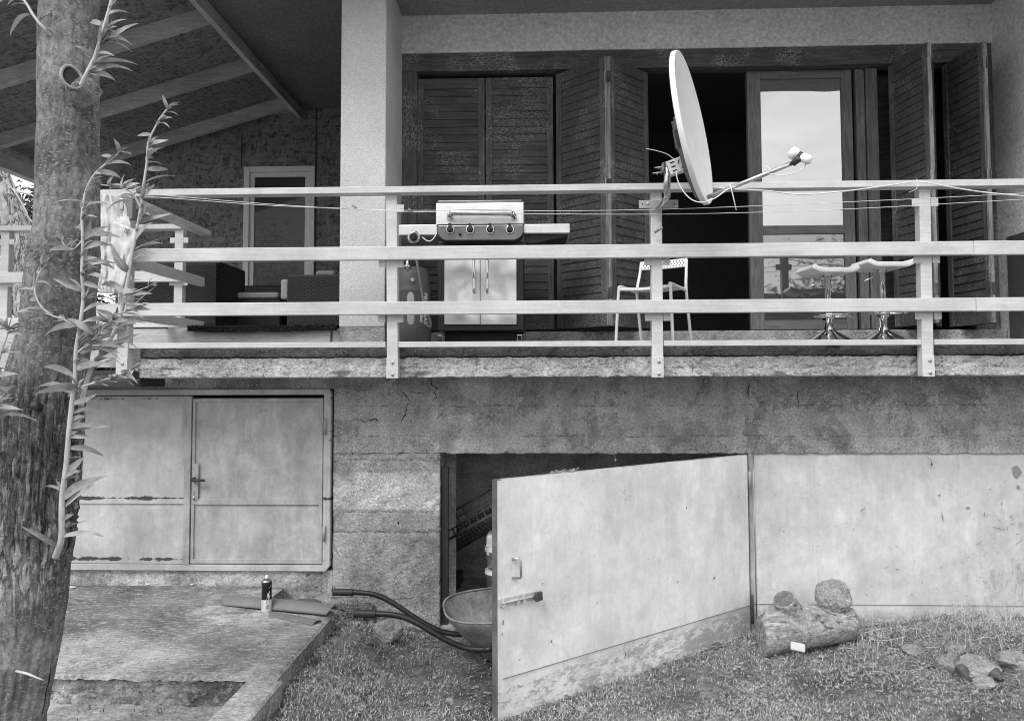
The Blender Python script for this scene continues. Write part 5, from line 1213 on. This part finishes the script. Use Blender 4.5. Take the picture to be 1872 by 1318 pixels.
def shoot(pts, r0, r1, seed, L=.135, every=.042, right=.7, start=.05, Wl=.025, tuft=True):
    rr = random.Random(seed); P = spl([U(a, b, c) for a, b, c in pts], 8); n = len(P)
    st = build(MB().tube(P, [r0+(r1-r0)*i/(n-1) for i in range(n)], 8), 'shoot', stemm, tree)
    lm = MB(); acc = 0; tot = sum((P[i+1]-P[i]).length for i in range(n-1)); run = 0; k = 0
    for i in range(n-1):
        seg = (P[i+1]-P[i]); run += seg.length; acc += seg.length
        if run/tot < start or acc < every*.9*rr.uniform(.35, 1.7): continue
        acc = 0; k += 1; sd_ = seg.normalized(); f_ = run/tot; l_ = L*(1-.5*f_**2)*rr.choice((rr.uniform(.4, .8), rr.uniform(.85, 1.45), rr.uniform(.85, 1.45)))
        right_ = rr.random() < right
        hd_ = Vector((1 if right_ else -1, rr.uniform(-.7, .5), rr.uniform(-.25, .35))).normalized(); d = (hd_*1.0+sd_*rr.uniform(.15, .8)).normalized()
        leaf_at(lm, P[i], d, Vector((rr.uniform(-.3, .3), rr.uniform(-1.6, -.3), rr.uniform(.5, 1.2))), l_, Wl*rr.uniform(.8, 1.25)*(l_/L)**.3, rr.uniform(-.4, 1.9), rr.uniform(-.6, .8), rr.uniform(.1, .55))
        for q_ in range(rr.choice((0, 0, 1, 2, 4, 5))):
            d2 = (sd_*.6+hd_*rr.uniform(.3, 1.2)+Vector((0, rr.uniform(-.5, .5), rr.uniform(-.3, .8)))).normalized(); leaf_at(lm, P[i], d2, Vector((rr.uniform(-.4, .4), rr.uniform(-1.5, -.2), 1)), l_*rr.uniform(.25, .75), Wl*rr.uniform(.4, .8), rr.uniform(-.8, 1.6), rr.uniform(-.9, .9), .45)
    if tuft:
        e = (P[-1]-P[-3]).normalized()
        for j in range(6):
            d = (e*1.3+Vector((rr.uniform(-1, 1), rr.uniform(-.8, .4), rr.uniform(-.7, .7)))).normalized(); leaf_at(lm, P[-1-(j % 3)], d, Vector((0, -.4, 1)), L*rr.uniform(.3, .5), Wl*.6, rr.uniform(-.2, .7), 0, .5)
    build(lm, 'leaves', leafm, st)
y1 = TY-.18
shoot([(101, 1018, 2.87), (112, 985, 2.84), (113, 940, 2.82), (114, 905, 2.82), (121, 850, 2.82), (126, 790, 2.82), (131, 740, 2.82), (137, 690, 2.82), (139, 640, 2.82), (147, 590, 2.82), (152, 545, 2.82), (150, 500, 2.82), (151, 440, 2.82), (150, 390, 2.83), (157, 350, 2.84), (172, 320, 2.84), (196, 298, 2.84), (218, 280, 2.84)], .0125, .003, 11, right=.75, start=.04, every=.031, L=.145)
shoot([(148, 742, 2.86), (155, 710, 2.86), (168, 672, 2.86), (190, 640, 2.85), (207, 610, 2.85), (222, 570, 2.84), (232, 520, 2.84), (241, 465, 2.84), (250, 420, 2.84), (257, 380, 2.84), (262, 340, 2.84), (268, 300, 2.84), (271, 262, 2.84), (281, 238, 2.84), (296, 212, 2.84), (306, 200, 2.84)], .0095, .0025, 23, right=.72, start=.12, every=.036)
shoot([(148, 157, 2.80), (160, 132, 2.79), (172, 108, 2.79), (184, 72, 2.79), (193, 40, 2.79), (202, 8, 2.79), (212, -40, 2.8), (222, -100, 2.8)], .0085, .005, 5, right=.8, start=.06, every=.028)
shoot([(96, 68, 2.90), (78, 50, 2.87), (62, 30, 2.86), (50, 10, 2.86), (34, -14, 2.86), (15, -60, 2.86)], .007, .004, 9, right=.55, start=.1, every=.03, L=.125)
shoot([(137, 598, 2.80), (115, 583, 2.78), (95, 577, 2.77), (75, 560, 2.76), (64, 535, 2.76), (68, 508, 2.77), (78, 488, 2.77)], .0045, .002, 31, right=.6, start=.15, every=.04, L=.095, Wl=.021)
shoot([(138, 648, 2.82), (165, 625, 2.80), (190, 600, 2.79), (215, 575, 2.78), (250, 562, 2.78)], .0045, .002, 37, right=.8, start=.1, every=.032, L=.125)
shoot([(137, 712, 2.82), (165, 702, 2.80), (195, 693, 2.79), (225, 682, 2.78), (240, 676, 2.78)], .0045, .002, 41, right=.8, start=.1, every=.03, L=.125)
shoot([(205, 545, 2.82), (225, 540, 2.80), (250, 532, 2.79), (275, 522, 2.79)], .003, .0015, 43, right=.9, start=.1, every=.03, L=.085, Wl=.019)
shoot([(150, 440, 2.82), (135, 455, 2.80), (122, 452, 2.79), (112, 440, 2.79)], .003, .0015, 47, right=.4, start=.1, every=.03, L=.085, Wl=.019)
shoot([(257, 380, 2.83), (240, 352, 2.82), (212, 342, 2.82), (180, 338, 2.82)], .004, .002, 53, right=.3, start=.1, every=.02, L=.095, Wl=.022)
shoot([(-60, 900, 2.7), (-35, 800, 2.68), (-12, 700, 2.68), (4, 640, 2.68), (18, 600, 2.68)], .006, .0025, 61, right=.6, start=.25, every=.03, L=.145)
build(MB().tube([U(30, 1226, 2.86), U(50, 1231, 2.84), U(72, 1240, 2.83), U(80, 1243, 2.83)], [.005, .005, .003, .002], 7), 'dead_twig', stemm, tree)

# ============================================================= tree and bushes far left
ft = empty('old_tree', (-7.6, 10.2, -.1), 'pale furrowed tree trunk leaning left behind the porch railing', 'tree')
def furrow():
    s = NT('furrowed_bark'); v = s.map((5, 5, .8)); r = s.m2('ABSOLUTE', s.m2('SUBTRACT', s.noise(2.6, v, detail=5, rough=.6, dist=.6), .5))
    c = s.mix(s.ramp(r, .05, .012), s.ramp(s.noise(12, detail=5), .38, .62, .30, .50), .07); return s.fin(c, .9, normal=s.bump(r, 1, .05))
tp = [U(-45, 200, 10), U(-20, 290, 10), U(12, 370, 10), U(40, 460, 10), U(58, 560, 10), U(64, 640, 10), U(66, 900, 10)]; tp[-1].z = -.1
build(MB().tube(spl(tp, 8), [.15]*8+[.17]*8+[.19]*8+[.2]*8+[.22]*8+[.25]*9, 26), 'trunk', furrow(), ft)
br = MB()
for s_ in ((24, 345), (30, 350)):
    p = U(s_[0], s_[1], 9.8); pts = [p]
    for i in range(7): p = p+Vector((random.uniform(.02, .22), 0, random.uniform(-.32, .02))); pts.append(p)
    br.tube(spl(pts, 3), .012, 5)
build(br, 'limb', stemm, ft)
def foliage(c, size, n, leaf_s, seed, clumps=26):
    rr = random.Random(seed); mb = MB(); cs = []
    for i in range(clumps):
        v = Vector((rr.gauss(0, 1), rr.gauss(0, 1), rr.gauss(0, 1))).normalized()*rr.random()**.4; cs.append((Vector((c[0]+v.x*size[0], c[1]+v.y*size[1], c[2]+v.z*size[2])), rr.uniform(.18, .4)*min(size)))
    for i in range(n):
        q, r = rr.choice(cs); p = q+Vector((rr.gauss(0, r), rr.gauss(0, r), rr.gauss(0, r*.8))); a = Vector((rr.gauss(0, 1), rr.gauss(0, 1), rr.gauss(0, .6))).normalized(); b = a.cross(Vector((rr.gauss(0, 1), rr.gauss(0, 1), rr.gauss(0, 1)))).normalized(); s_ = leaf_s*rr.uniform(.6, 1.4)
        mb.add([p-a*s_, p-b*s_*.4, p+a*s_, p+b*s_*.4], [(0, 1, 2, 3)])
    return mb
darkleaf = plain('dark_foliage', .05, .7, var=.4)
bushes = [((-8.6, 12.5, 3.0), (1.5, 1.0, 2.4), 17000, 'dark leafy tree filling the gap under the porch eave', 'evergreen_tree'), ((-9.4, 15, 1.2), (1.8, 1.4, 1.6), 5000, 'low dark bush beyond the porch railing at far left', 'bush'), ((-4.9, 9.6, .7), (.9, .5, 1.2), 4200, 'dense bush at ground level behind the willow trunk', 'bush')]
for i, (c, s_, n, lb_, nm) in enumerate(bushes):
    r = empty(nm, (c[0], c[1], -.1), lb_, 'tree' if 'tree' in nm else 'bush'); build(foliage(c, s_, n, .055, i), 'crown' if 'tree' in nm else 'foliage', darkleaf, r)
    build(MB().tube([(c[0], c[1], -.1), (c[0]+.1, c[1], c[2]*.5), (c[0], c[1], c[2])], [.09, .06, .03], 8), 'trunk' if 'tree' in nm else 'stem', T('bark'), r)
# trees across the yard, behind the camera: seen in the window glass
for i, (x, y, h, wd) in enumerate(((9, -22, 4.2, 2.2), (14.5, -24, 7.5, 3.4), (19, -21, 7.2, 3.4), (4, -26, 5.0, 3.0), (-6, -20, 9.5, 4.2), (-15, -20, 9.0, 4.2))):
    r = empty('yard_tree', (x, y, -.1), ('slim', 'broad tall', 'dense', 'low wide', 'old', 'leaning')[i]+' leafy tree across the yard, mirrored in the window glass', 'tree'); build(foliage((x, y, h*.6), (wd, wd, h*.42), 7000, .10, 40+i, 40), 'crown', darkleaf, r)
    build(MB().tube([(x, y, -.1), (x+.1, y, h*.4), (x, y, h*.8)], [.22, .16, .06], 8), 'trunk', T('bark'), r)
# ============================================================= things on the landing
def onz(px, py, z=ZL): return UZ(px, py, z)
sc_ = onz(487, 1118); sp_ = empty('spray_can', (sc_.x, sc_.y, ZL+.002), 'black and grey spray can with white nozzle standing on the landing', 'spray can')
def L_(mb, nm, m, par=sp_): return build(mb, nm, m, par)
def lz(prof, n=28): return MB().lathe([(r, z+ZL+.002) for r, z in prof], (sc_.x, sc_.y, 0), n)
L_(lz([(.030, 0), (.0325, .003), (.0325, .006), (.031, .008), (.031, .078)]), 'label_band', plain('can_grey', .42, .35)); cb_ = L_(lz([(.0312, .078), (.0312, .180), (.030, .183)]), 'can', plain('can_black', .008, .18))
L_(lz([(.0315, .181), (.0325, .184), (.0325, .188), (.024, .194), (.015, .201), (.011, .202)]), 'shoulder', metal('can_rim', .45, .3))
L_(lz([(.008, .200), (.0085, .208), (.007, .222), (.004, .223)], 16), 'nozzle', wl)
mb = MB()
def onc(a, z, o=.0006): return Vector((sc_.x+(.0312+o)*math.sin(a), sc_.y-(.0312+o)*math.cos(a), ZL+z))
mb.add([onc(.25, .082), onc(.75, .080), onc(1.1, .108), onc(.8, .102), onc(.95, .135), onc(.55, .112), onc(.45, .128), onc(.5, .100)], [(0, 1, 3, 7), (1, 2, 3), (3, 4, 5), (7, 3, 5, 6)])
mb.add([onc(.75, .150), onc(1.25, .160), onc(1.25, .166), onc(.75, .158)], [(0, 1, 2, 3)]); L_(mb, 'artwork', wht, cb_)
mb = MB(); mb.add([onc(-.78, .085), onc(-.66, .085), onc(-.66, .172), onc(-.78, .172)], [(0, 1, 2, 3)]); L_(mb, 'stripe', plain('grey_print', .4, .4), cb_)
mb = MB(); mb.add([onc(.28, .064), onc(.95, .068), onc(.95, .075), onc(.28, .070)], [(0, 1, 2, 3)])
for r_ in (.0095,): mb.tube([onc(.52+math.cos(i*.45)*r_/.031, .038+math.sin(i*.45)*r_) for i in range(15)], .0011, 5)
mb.tube([onc(.3, .032), onc(.72, .045)], .001, 5); L_(mb, 'print', plain('dark_print', .04, .5))
pg_ = plain('grey_pvc', .17, .42, var=.1)
def plank(a0, a1, wpx, Hc, name, label, round_start=True, sag=0, z0=ZL+.004, dy=.105, endcurl=0):
    P, Q = onz(*a0, z0), onz(*a1, z0); d = (Q-P); d.z = 0; L = d.length; d.normalize(); s_ = Vector((-d.y, d.x, 0)); mb = MB()
    def f(u, v):
        w_ = dy*(min(1, .35+u*14) if round_start else 1); q = (v-.5); arch = Hc*(1-(2*q)**2)*(1+.2*math.sin(u*3)); x = u*L+(endcurl*(1-(2*q)**2) if u > .5 else 0)*((u-.5)*2); return tuple(P+d*x+s_*(q*w_)+Vector((0, 0, arch+sag*u)))
    mb.grid(f, 60, 14); o = build(mb, name, pg_); m = o.modifiers.new('t', 'SOLIDIFY'); m.thickness = .004; tag(o, label, 'plastic strip'); return o
plank((407, 1100), (606, 1122), 0, .042, 'plastic_strip', 'long grey arched plastic strip lying behind the spray can', z0=ZL+.006, endcurl=.02, dy=.12, sag=.012)
plank((494, 1122), (580, 1138), 0, .012, 'plastic_strip', 'shorter grey plastic strip under the long one at the landing edge', round_start=True, dy=.085)
lc2 = UZ(555, 1106, .15); tag(build(MB().lathe([(.112, 0), (.118, .004), (.118, .012), (.108, .02), (.06, .023), (.0, .023)], (lc2.x, lc2.y, .145), 40), 'drain_cover', paint('cover_grey', .13, .6, .25, 6)), 'round grey drain cover lying in the soil pit by the wall', 'drain cover')
lt = MB(); lt.box(lc2.x-.02, lc2.y-.03, .170, lc2.x+.025, lc2.y-.015, .172)
tag(build(lt, 'chip', plain('pale_chip', .6, .5)), 'small pale wood chip lying on the drain cover', 'chip')
# litter at the foot of the wall
for (px, py, s_, a, lb) in ((128, 1075, .05, .1, 'long pale wood splinter by the willow trunk at the wall foot'), (272, 1069, .022, .5, 'crumpled pale scrap lying at the wall foot on the landing'), (351, 1070, .014, .2, 'small light scrap on the landing below the door handle')):
    p = onz(px, py); q = MB(); q.rock((p.x, p.y, ZL+.008), (s_, .012, .006), px, 2, .35); tag(build(q, 'scrap', plain('pale_scrap', .6, .6)), lb, 'scrap')

# ============================================================= wheelbarrow
wbk = paint('barrow_black_enamel', .022, .35, .3, 8, chips=.6)
wb = empty('wheelbarrow', (-.15, 4.55, -.07), 'worn metal wheelbarrow with black tube handles parked in the cellar opening', 'wheelbarrow')
yn, yf = 4.36, 4.80
def hpts(lst, Y): return [U(a, b, Y) for a, b in lst]
hn = hpts([(650, 1121), (700, 1122), (735, 1127), (765, 1140), (795, 1158), (825, 1174), (855, 1185), (885, 1187), (905, 1184)], yn)+[Vector((.12, 4.62, .12)), Vector((.30, 4.86, .10))]
hf = hpts([(612, 1082), (660, 1083), (690, 1088), (720, 1103), (750, 1123), (785, 1144), (815, 1156), (850, 1159), (900, 1156)], yf)+[Vector((-.05, 4.86, .12)), Vector((.26, 4.92, .10))]
for P in (hn, hf):
    h_ = build(MB().tube(spl(P, 5), .0165, 14), 'handle', wbk, wb)
    d = (P[1]-P[0]).normalized(); gp = MB(); N = 26
    rs = []; pts = []
    for i in range(N): pts.append(P[0]-d*.012+d*(.13*i/(N-1))); rs.append((.0235 if i % 2 else .0205) if 3 < i < N-1 else (.024 if i > 0 else .017))
    gp.tube(pts, rs, 16); build(gp, 'grip', plain('grip_rubber', .03, .55), h_)
tray = MB(); xl = U(808, 1090, 4.58).x
def trayf(s):
    def f(u, v):      # u round the rim, v from rim to floor
        a = 2*PI*u; cx_, cy_ = -.145, 4.58; ca, sa_ = math.cos(a), math.sin(a)
        sq = (abs(ca)**3.2+abs(sa_)**3.2)**(-1/3.2); rx, ry = .43*sq, .29*sq
        top = .295+.02*ca+.02*sa_
        if v <= .85: t = v/.85; k = 1-.42*t**1.1; z = top-.27*t**.9; sh_ = .06*t
        else: t = (v-.85)/.15; k = .58*(1-t); z = top-.27-.004*t; sh_ = .06
        k *= (1+s); return (cx_+sh_+rx*ca*k, cy_+ry*sa_*k, z-s*.0)
    def g(u, v): return tuple(swing(Vector(f(u, v))))
    return g
SW = Matrix.Translation((-.46, 4.60, 0)) @ Matrix.Rotation(math.radians(12), 4, 'Z') @ Matrix.Translation((.46, -4.58, 0))
def swing(p): return SW @ p
tray.grid(trayf(0), 72, 24)
tm = paint('barrow_tray_paint', .24, .7, .4, 5, chips=.5)
t_ = build(tray, 'tray', tm, wb); m_ = t_.modifiers.new('t', 'SOLIDIFY'); m_.thickness = .003
rimp = [Vector(trayf(0)(i/48, 0)) for i in range(49)]; build(MB().tube(rimp, .0065, 8), 'rim', tm, t_)
for y in (4.40, 4.77):
    build(MB().tube([swing(Vector(q)) for q in ((-.22, y, .16), (-.14, y, -.075), (.04, y, -.075), (.12, y, .12))], .008, 10), 'leg', wbk, wb)
wl2 = MB(); wl2.lathe([(.10, -.025), (.155, -.03), (.17, -.012), (.17, .012), (.155, .03), (.10, .025)], swing(Vector((.42, 4.58, .08))), 30, Matrix.Rotation(math.radians(12), 3, 'Z') @ Matrix.Rotation(PI/2, 3, 'X'))
w_o = build(wl2, 'tyre', plain('tyre_rubber', .03, .7), wb); build(MB().lathe([(.101, -.012), (.03, -.02), (.03, .02), (.101, .012)], swing(Vector((.42, 4.58, .08))), 24, Matrix.Rotation(math.radians(12), 3, 'Z') @ Matrix.Rotation(PI/2, 3, 'X')), 'rim', T('zinc'), w_o)

# ============================================================= stores in the cellar
crt = empty('plastic_crate', U(860, 985, 5.75), 'black lattice plastic crate tilted on the buckets in the cellar', 'crate')
bp = plain('crate_black', .022, .35)
cm = U(873, 970, 5.7); Rr = Matrix.Rotation(-.52, 4, 'Y') @ Matrix.Rotation(-.45, 4, 'X'); Mc = Matrix.Translation(cm) @ Rr
CW, CD, CH = .52, .32, .17
def lattice(p, ex, ey, W_, H_, nx_, ny_, t=.008, bw=.009):
    mb = MB(); nrm_ = ex.cross(ey).normalized(); R = Matrix((ex, ey, nrm_)).transposed()
    for i in range(nx_+1): mb.obox(p+ex*(W_*i/nx_)+ey*(H_/2), (bw, H_, t), R)
    for j in range(ny_+1): mb.obox(p+ex*(W_/2)+ey*(H_*j/ny_), (W_, bw*(1.6 if j in (0, ny_) else 1), t*1.02), R)
    return mb
ex, ey, ez = Vector((1, 0, 0)), Vector((0, 1, 0)), Vector((0, 0, 1))
for p, a, b, W_, H_, nx_, ny_ in ((Vector((-CW/2, -CD/2, 0)), ex, ez, CW, CH, 8, 3), (Vector((-CW/2, CD/2, 0)), ex, ez, CW, CH, 16, 5), (Vector((-CW/2, -CD/2, 0)), ey, ez, CD, CH+.03, 9, 5), (Vector((CW/2, -CD/2, 0)), ey, ez, CD, CH+.03, 9, 5)):
    build(place_mb(lattice(p, a, b, W_, H_, nx_, ny_), Mc), 'crate_side', bp, crt)
build(place_mb(lattice(Vector((-CW/2, -CD/2, 0)), ex, ey, CW, CD, 18, 9, .004, .008), Mc), 'crate_floor', bp, crt)
wp = plain('bucket_white', .72, .35, var=.05)
bxx = U(915, 1040, 5.62).x
def bucket(z0, h, label):
    r = empty('bucket', (bxx, 5.62, z0), label, 'bucket', 'white buckets stacked in the cellar')
    build(MB().lathe([(.098, z0), (.112, z0+h*.8), (.118, z0+h*.8), (.118, z0+h*.86), (.113, z0+h*.86), (.115, z0+h), (.11, z0+h)], (bxx, 5.62, 0), 30), 'pail', wp, r)
    build(MB().tube([Vector((bxx+.12*math.cos(a), 5.62-.12*math.sin(a), z0+h*.83-.05*math.sin(a))) for a in lin(0, PI, 16)+[PI]], .0018, 6), 'bail', T('iron'), r)
bucket(U(900, 1078, 5.5).z-.02, .14, 'lower white bucket half hidden behind the open steel door'); bucket(U(900, 1050, 5.5).z+.035, .14, 'upper white bucket with thin wire bail under the crate')
zc_ = U(900, 1028, 5.5).z+.03
cn = MB(); cn.box(bxx-.10, 5.54, zc_, bxx+.13, 5.76, zc_+.155); cr_ = empty('canister', (bxx, 5.62, zc_), 'white square canister standing on the buckets under the crate', 'canister')
build(cn, 'body', wp, cr_, .02, seg=3); build(MB().box(bxx-.103, 5.537, zc_+.075, bxx+.133, 5.763, zc_+.082), 'rib', wp, cr_, .002)
tag(build(MB().box(bxx-.16, 5.48, -.05, bxx+.3, 5.8, U(900, 1078, 5.5).z-.021), 'wooden_box', T('darkwood'), bevel=.004), 'dark wooden box carrying the stack of white buckets', 'box')
tag(build(MB().box(U(822, 1070, 6.2).x, 6.2, -.05, U(840, 1070, 6.2).x, 6.5, U(822, 1057, 6.2).z), 'dark_box', T('iron'), bevel=.004), 'small dark box at the cellar wall left of the buckets', 'box')
# dead sprig lying on the open door
dt = MB(); pb = Vector(dm(DW*.775-.0, -.018, zt_+.004))
rr = random.Random(4)
for i in range(26):
    a = rr.uniform(0, 6.3); p = pb+du*rr.uniform(-.09, .09); dt.tube([p, p+du*math.cos(a)*.03+Vector((0, 0, rr.uniform(.004, .02))), p+du*math.cos(a)*.05+Vector((0, rr.uniform(-.01, .01), rr.uniform(0, .012)))], [.0022, .0016, .0006], 5)
for i in range(9): leaf_at(dt, pb+du*rr.uniform(-.07, .07), du*rr.choice((-1, 1))+Vector((0, 0, rr.uniform(.1, .6))), Vector((0, -1, .5)), .035, .012, .5)
tag(build(dt, 'dead_sprig', plain('dead_leaf', .35, .7, var=.3)), 'small dead leafy sprig lying on top of the open steel door', 'sprig')
# cobweb-hung straw by the lintel
for (px, py, lb) in ((1125, 838, 'thin pale straw hanging at the lintel above the open door'), (1703, 846, 'small dead leaf on a thread at the top of the fixed panel')):
    p = U(px, py, 5.24); hs = MB().tube([p+Vector((-.03, 0, .045)), p+Vector((-.006, -.003, .02)), p], .0014, 5); leaf_at(hs, p, Vector((.1, 0, -1)), Vector((0, -1, 0)), .022, .012, .3)
    tag(build(hs, 'straw_wisp', plain('straw_pale', .4 if px < 1500 else .08, .7)), lb, 'straw')

# ============================================================= log, ball of concrete and stones
lgw = NT('weathered_log'); s = lgw
c = s.m2('MULTIPLY', s.ramp(s.noise(3, s.map((1.2, 7, 7)), detail=7, rough=.7, dist=.5), .38, .62, .22, .44), s.ramp(s.noise(50, detail=4), .38, .62, .75, 1.2))
ck = s.ramp(s.noise(1.6, s.map((.7, 22, 22)), detail=5, rough=.6), .60, .645); c = s.mix(s.m2('MULTIPLY', ck, .7), c, .05)
lgw = s.fin(c, .85, normal=s.bump(s.m2('SUBTRACT', s.noise(9, s.map((1, 8, 8)), detail=6), ck), .7, .01), spec=.2)
lg0, lg1 = U(1391, 1145, 4.86), U(1561, 1135, 5.03); lgd = (lg1-lg0); lgL = lgd.length
log = empty('log', ((lg0.x+lg1.x)/2, 4.76, ground_z(1.7, 4.76)), 'weathered grey log with a sawn branch stub lying by the steel panel', 'log')
mb = MB(); zl0 = ground_z(lg0.x, 4.76)
def logf(u, v):
    a = 2*PI*u; x = lg0.x+(lg1.x-lg0.x)*v; hb = [(.0, .125), (.08, .138), (.25, .142), (.5, .125), (.8, .104), (1, .098)]; yc = 4.86+.17*v; zl_ = ground_z(lg0.x, 4.86)*(1-v)+ground_z(lg1.x, 5.03)*v-.012*(1-v)+.012*v
    r = np.interp(v, [q[0] for q in hb], [q[1] for q in hb]); up_ = .05*math.exp(-((v-.30)/.17)**2)*max(0, math.sin(a))**2; r *= 1+.05*noise.noise(Vector((math.cos(a)*1.3, math.sin(a)*1.3, x*3)))+.02*noise.noise(Vector((math.cos(a)*4, math.sin(a)*4, x*8)))
    cz_ = zl_+r*.9; return (x+(.010*fbm(math.cos(a)*2, math.sin(a)*2, v*3, 3) if v in (0, 1) else 0), yc+r*1.0*math.cos(a), cz_+r*.98*math.sin(a)+up_)
mb.grid(logf, 72, 60)
for v_ in (0, 1):
    ring = [logf(i/72, v_) for i in range(72)]; cc_ = Vector((sum(p[0] for p in ring)/72, sum(p[1] for p in ring)/72, sum(p[2] for p in ring)/72)); mb.add(ring+[tuple(cc_)], [(i, (i+1) % 72, 72) for i in range(72)])
LG = mb
stb0 = U(1447, 1128, 4.90); stb1 = U(1433, 1094, 4.83); dst = (stb1-stb0).normalized()
sad = [stb0+Vector((.0, .0, -.0)), Vector((U(1480, 1125, 4.93).x, 4.93, U(1480, 1127, 4.93).z)), Vector((U(1515, 1130, 4.97).x, 4.97, U(1515, 1139, 4.97).z))]
LG.tube([stb0-dst*.06, stb0-dst*.01, stb0+(stb1-stb0)*.5, stb1], [.14, .105, .078, .068], 26).tube(spl(sad, 4), [.085, .084, .082, .08, .078, .074, .07, .066, .06], 20)
lgb = build(LG, 'log_body', lgw, log); rm_ = lgb.modifiers.new('remesh', 'REMESH'); rm_.mode = 'VOXEL'; rm_.voxel_size = .009; rm_.use_smooth_shade = True
sm_ = lgb.modifiers.new('smooth', 'SMOOTH'); sm_.factor = .5; sm_.iterations = 4
build(MB().tube([stb1-dst*.002, stb1+dst*.004], .060, 26), 'sawn_face', wood('sawn_grey', .16, 'X', .4), log)
bc_ = U(1522, 1089, 5.02); mb = MB().rock(bc_, (.118, .10, .102), 12, 5, .12)
for i, v in enumerate(mb.v):
    p = Vector(v)-bc_; k = 1+.05*fbm(p.x*30, p.y*30, p.z*30, 3); mb.v[i] = tuple(bc_+p*k)
tag(build(mb, 'concrete_lump', concrete('lump_concrete', .42, agg=.8, pit=.8, bump=1)), 'round lump of rough concrete resting on the log', 'concrete lump')
pb_ = MB(); wq_ = UZ(1441, 1186, -.03); pb_.obox(Vector((wq_.x, 4.66, U(1441, 1182, 4.66).z)), (.088, .018, .050), Matrix.Rotation(.2, 3, 'Y') @ Matrix.Rotation(-.5, 3, 'X'))
tag(build(pb_, 'polystyrene_block', plain('polystyrene', .6, .7), bevel=.008), 'small white block leaning on the foot of the log', 'block')
stone = concrete('fieldstone', .32, agg=.3, pit=.3, patch=.3, bump=.6); stoned = concrete('brown_fieldstone', .15, agg=.2, pit=.3, patch=.4, bump=.8)
def rk(px, py, w_, h_, lb, sd=1, m=None, z=None, facet=True, grp=None, dy=.8):
    zz_ = -.04 if z is None else z; p = UZ(px, py, zz_)
    for _ in range(3): p = UZ(px, py, ground_z(p.x, p.y) if z is None else z)
    s_ = p.y/F; gz = ground_z(p.x, p.y) if z is None else z
    o = build(MB().rock((p.x, p.y+.02, gz+h_*s_*.26), (w_*s_*.5, w_*s_*.5*dy, h_*s_*.55), sd, 4, .2, facet), 'stone', m or stone); tag(o, lb, 'stone', grp)
rk(706, 1168, 54, 42, 'pale boulder on the ground under the wheelbarrow handles', 3)
rk(646, 1140, 46, 30, 'grey stone half buried at the pillar foot by the landing', 4, stoned)
rk(672, 1178, 26, 8, 'flat stone half sunk in the grass left of the boulder', 14, stoned)
rk(822, 1288, 18, 13, 'small pale stone in the bare patch left of the open door', 6)
rk(779, 1252, 9, 6, 'tiny pale pebble in the grass below the wheelbarrow handles', 7)
rk(686, 1232, 12, 7, 'tiny white pebble in the grass beside the landing', 8)
rk(1305, 1184, 40, 10, 'flat brown tile piece at the foot of the open door', 9, stoned)
rk(1580, 1190, 20, 22, 'small pale stone in the straw right of the log', 10)
rk(1670, 1192, 34, 22, 'pale stone half hidden in the straw pile, middle of the heap', 11)
rk(1735, 1195, 38, 34, 'upright pale stone at the left of the stone heap', 12)
rk(1765, 1205, 36, 34, 'dark angular stone low in the front of the stone heap', 13, stoned)
rk(1783, 1188, 78, 36, 'large flat stone topmost in the heap by the right edge', 15)
rk(1800, 1218, 40, 22, 'broken light stone lying lowest in the heap', 16)
rk(1850, 1190, 60, 30, 'broad pale stone at the right end of the heap', 17)
rk(1700, 1155, 10, 7, 'small light pebble at the foot of the fixed panel', 18)
rk(1375, 1150, 26, 12, 'flat stone chip between the hinge post and the log', 19)
rk(1062, 1300, 20, 8, 'crumpled pale chip in the grass before the open door', 20)
rk(1752, 1178, 30, 20, 'small stone wedged behind the large flat one in the heap', 31)
rk(1720, 1214, 24, 14, 'small dull stone at the front left of the heap', 32, stoned)
rk(1822, 1200, 34, 26, 'brown broken stone right of the large flat one', 33, stoned)
rk(1640, 1166, 22, 12, 'small stone in the straw between the log and the heap', 34, stoned)
for i in range(9):
    x = random.uniform(1.75, 3.6); y = random.uniform(4.35, 5.1); P = [Vector((x, y, ground_z(x, y)+.03))]; a = random.uniform(-.5, .5)
    for k in range(4): P.append(P[-1]+Vector((math.cos(a)*.06, math.sin(a)*.05, random.uniform(-.012, .012)))); a += random.uniform(-.4, .4)
    tag(build(MB().tube(spl(P, 3), [.0035]*7+[.0028]*6, 6), 'twig', stemm), 'dry bare twig lying in the straw heap by the steel panel', 'twig', 'dry twigs in the straw heap')
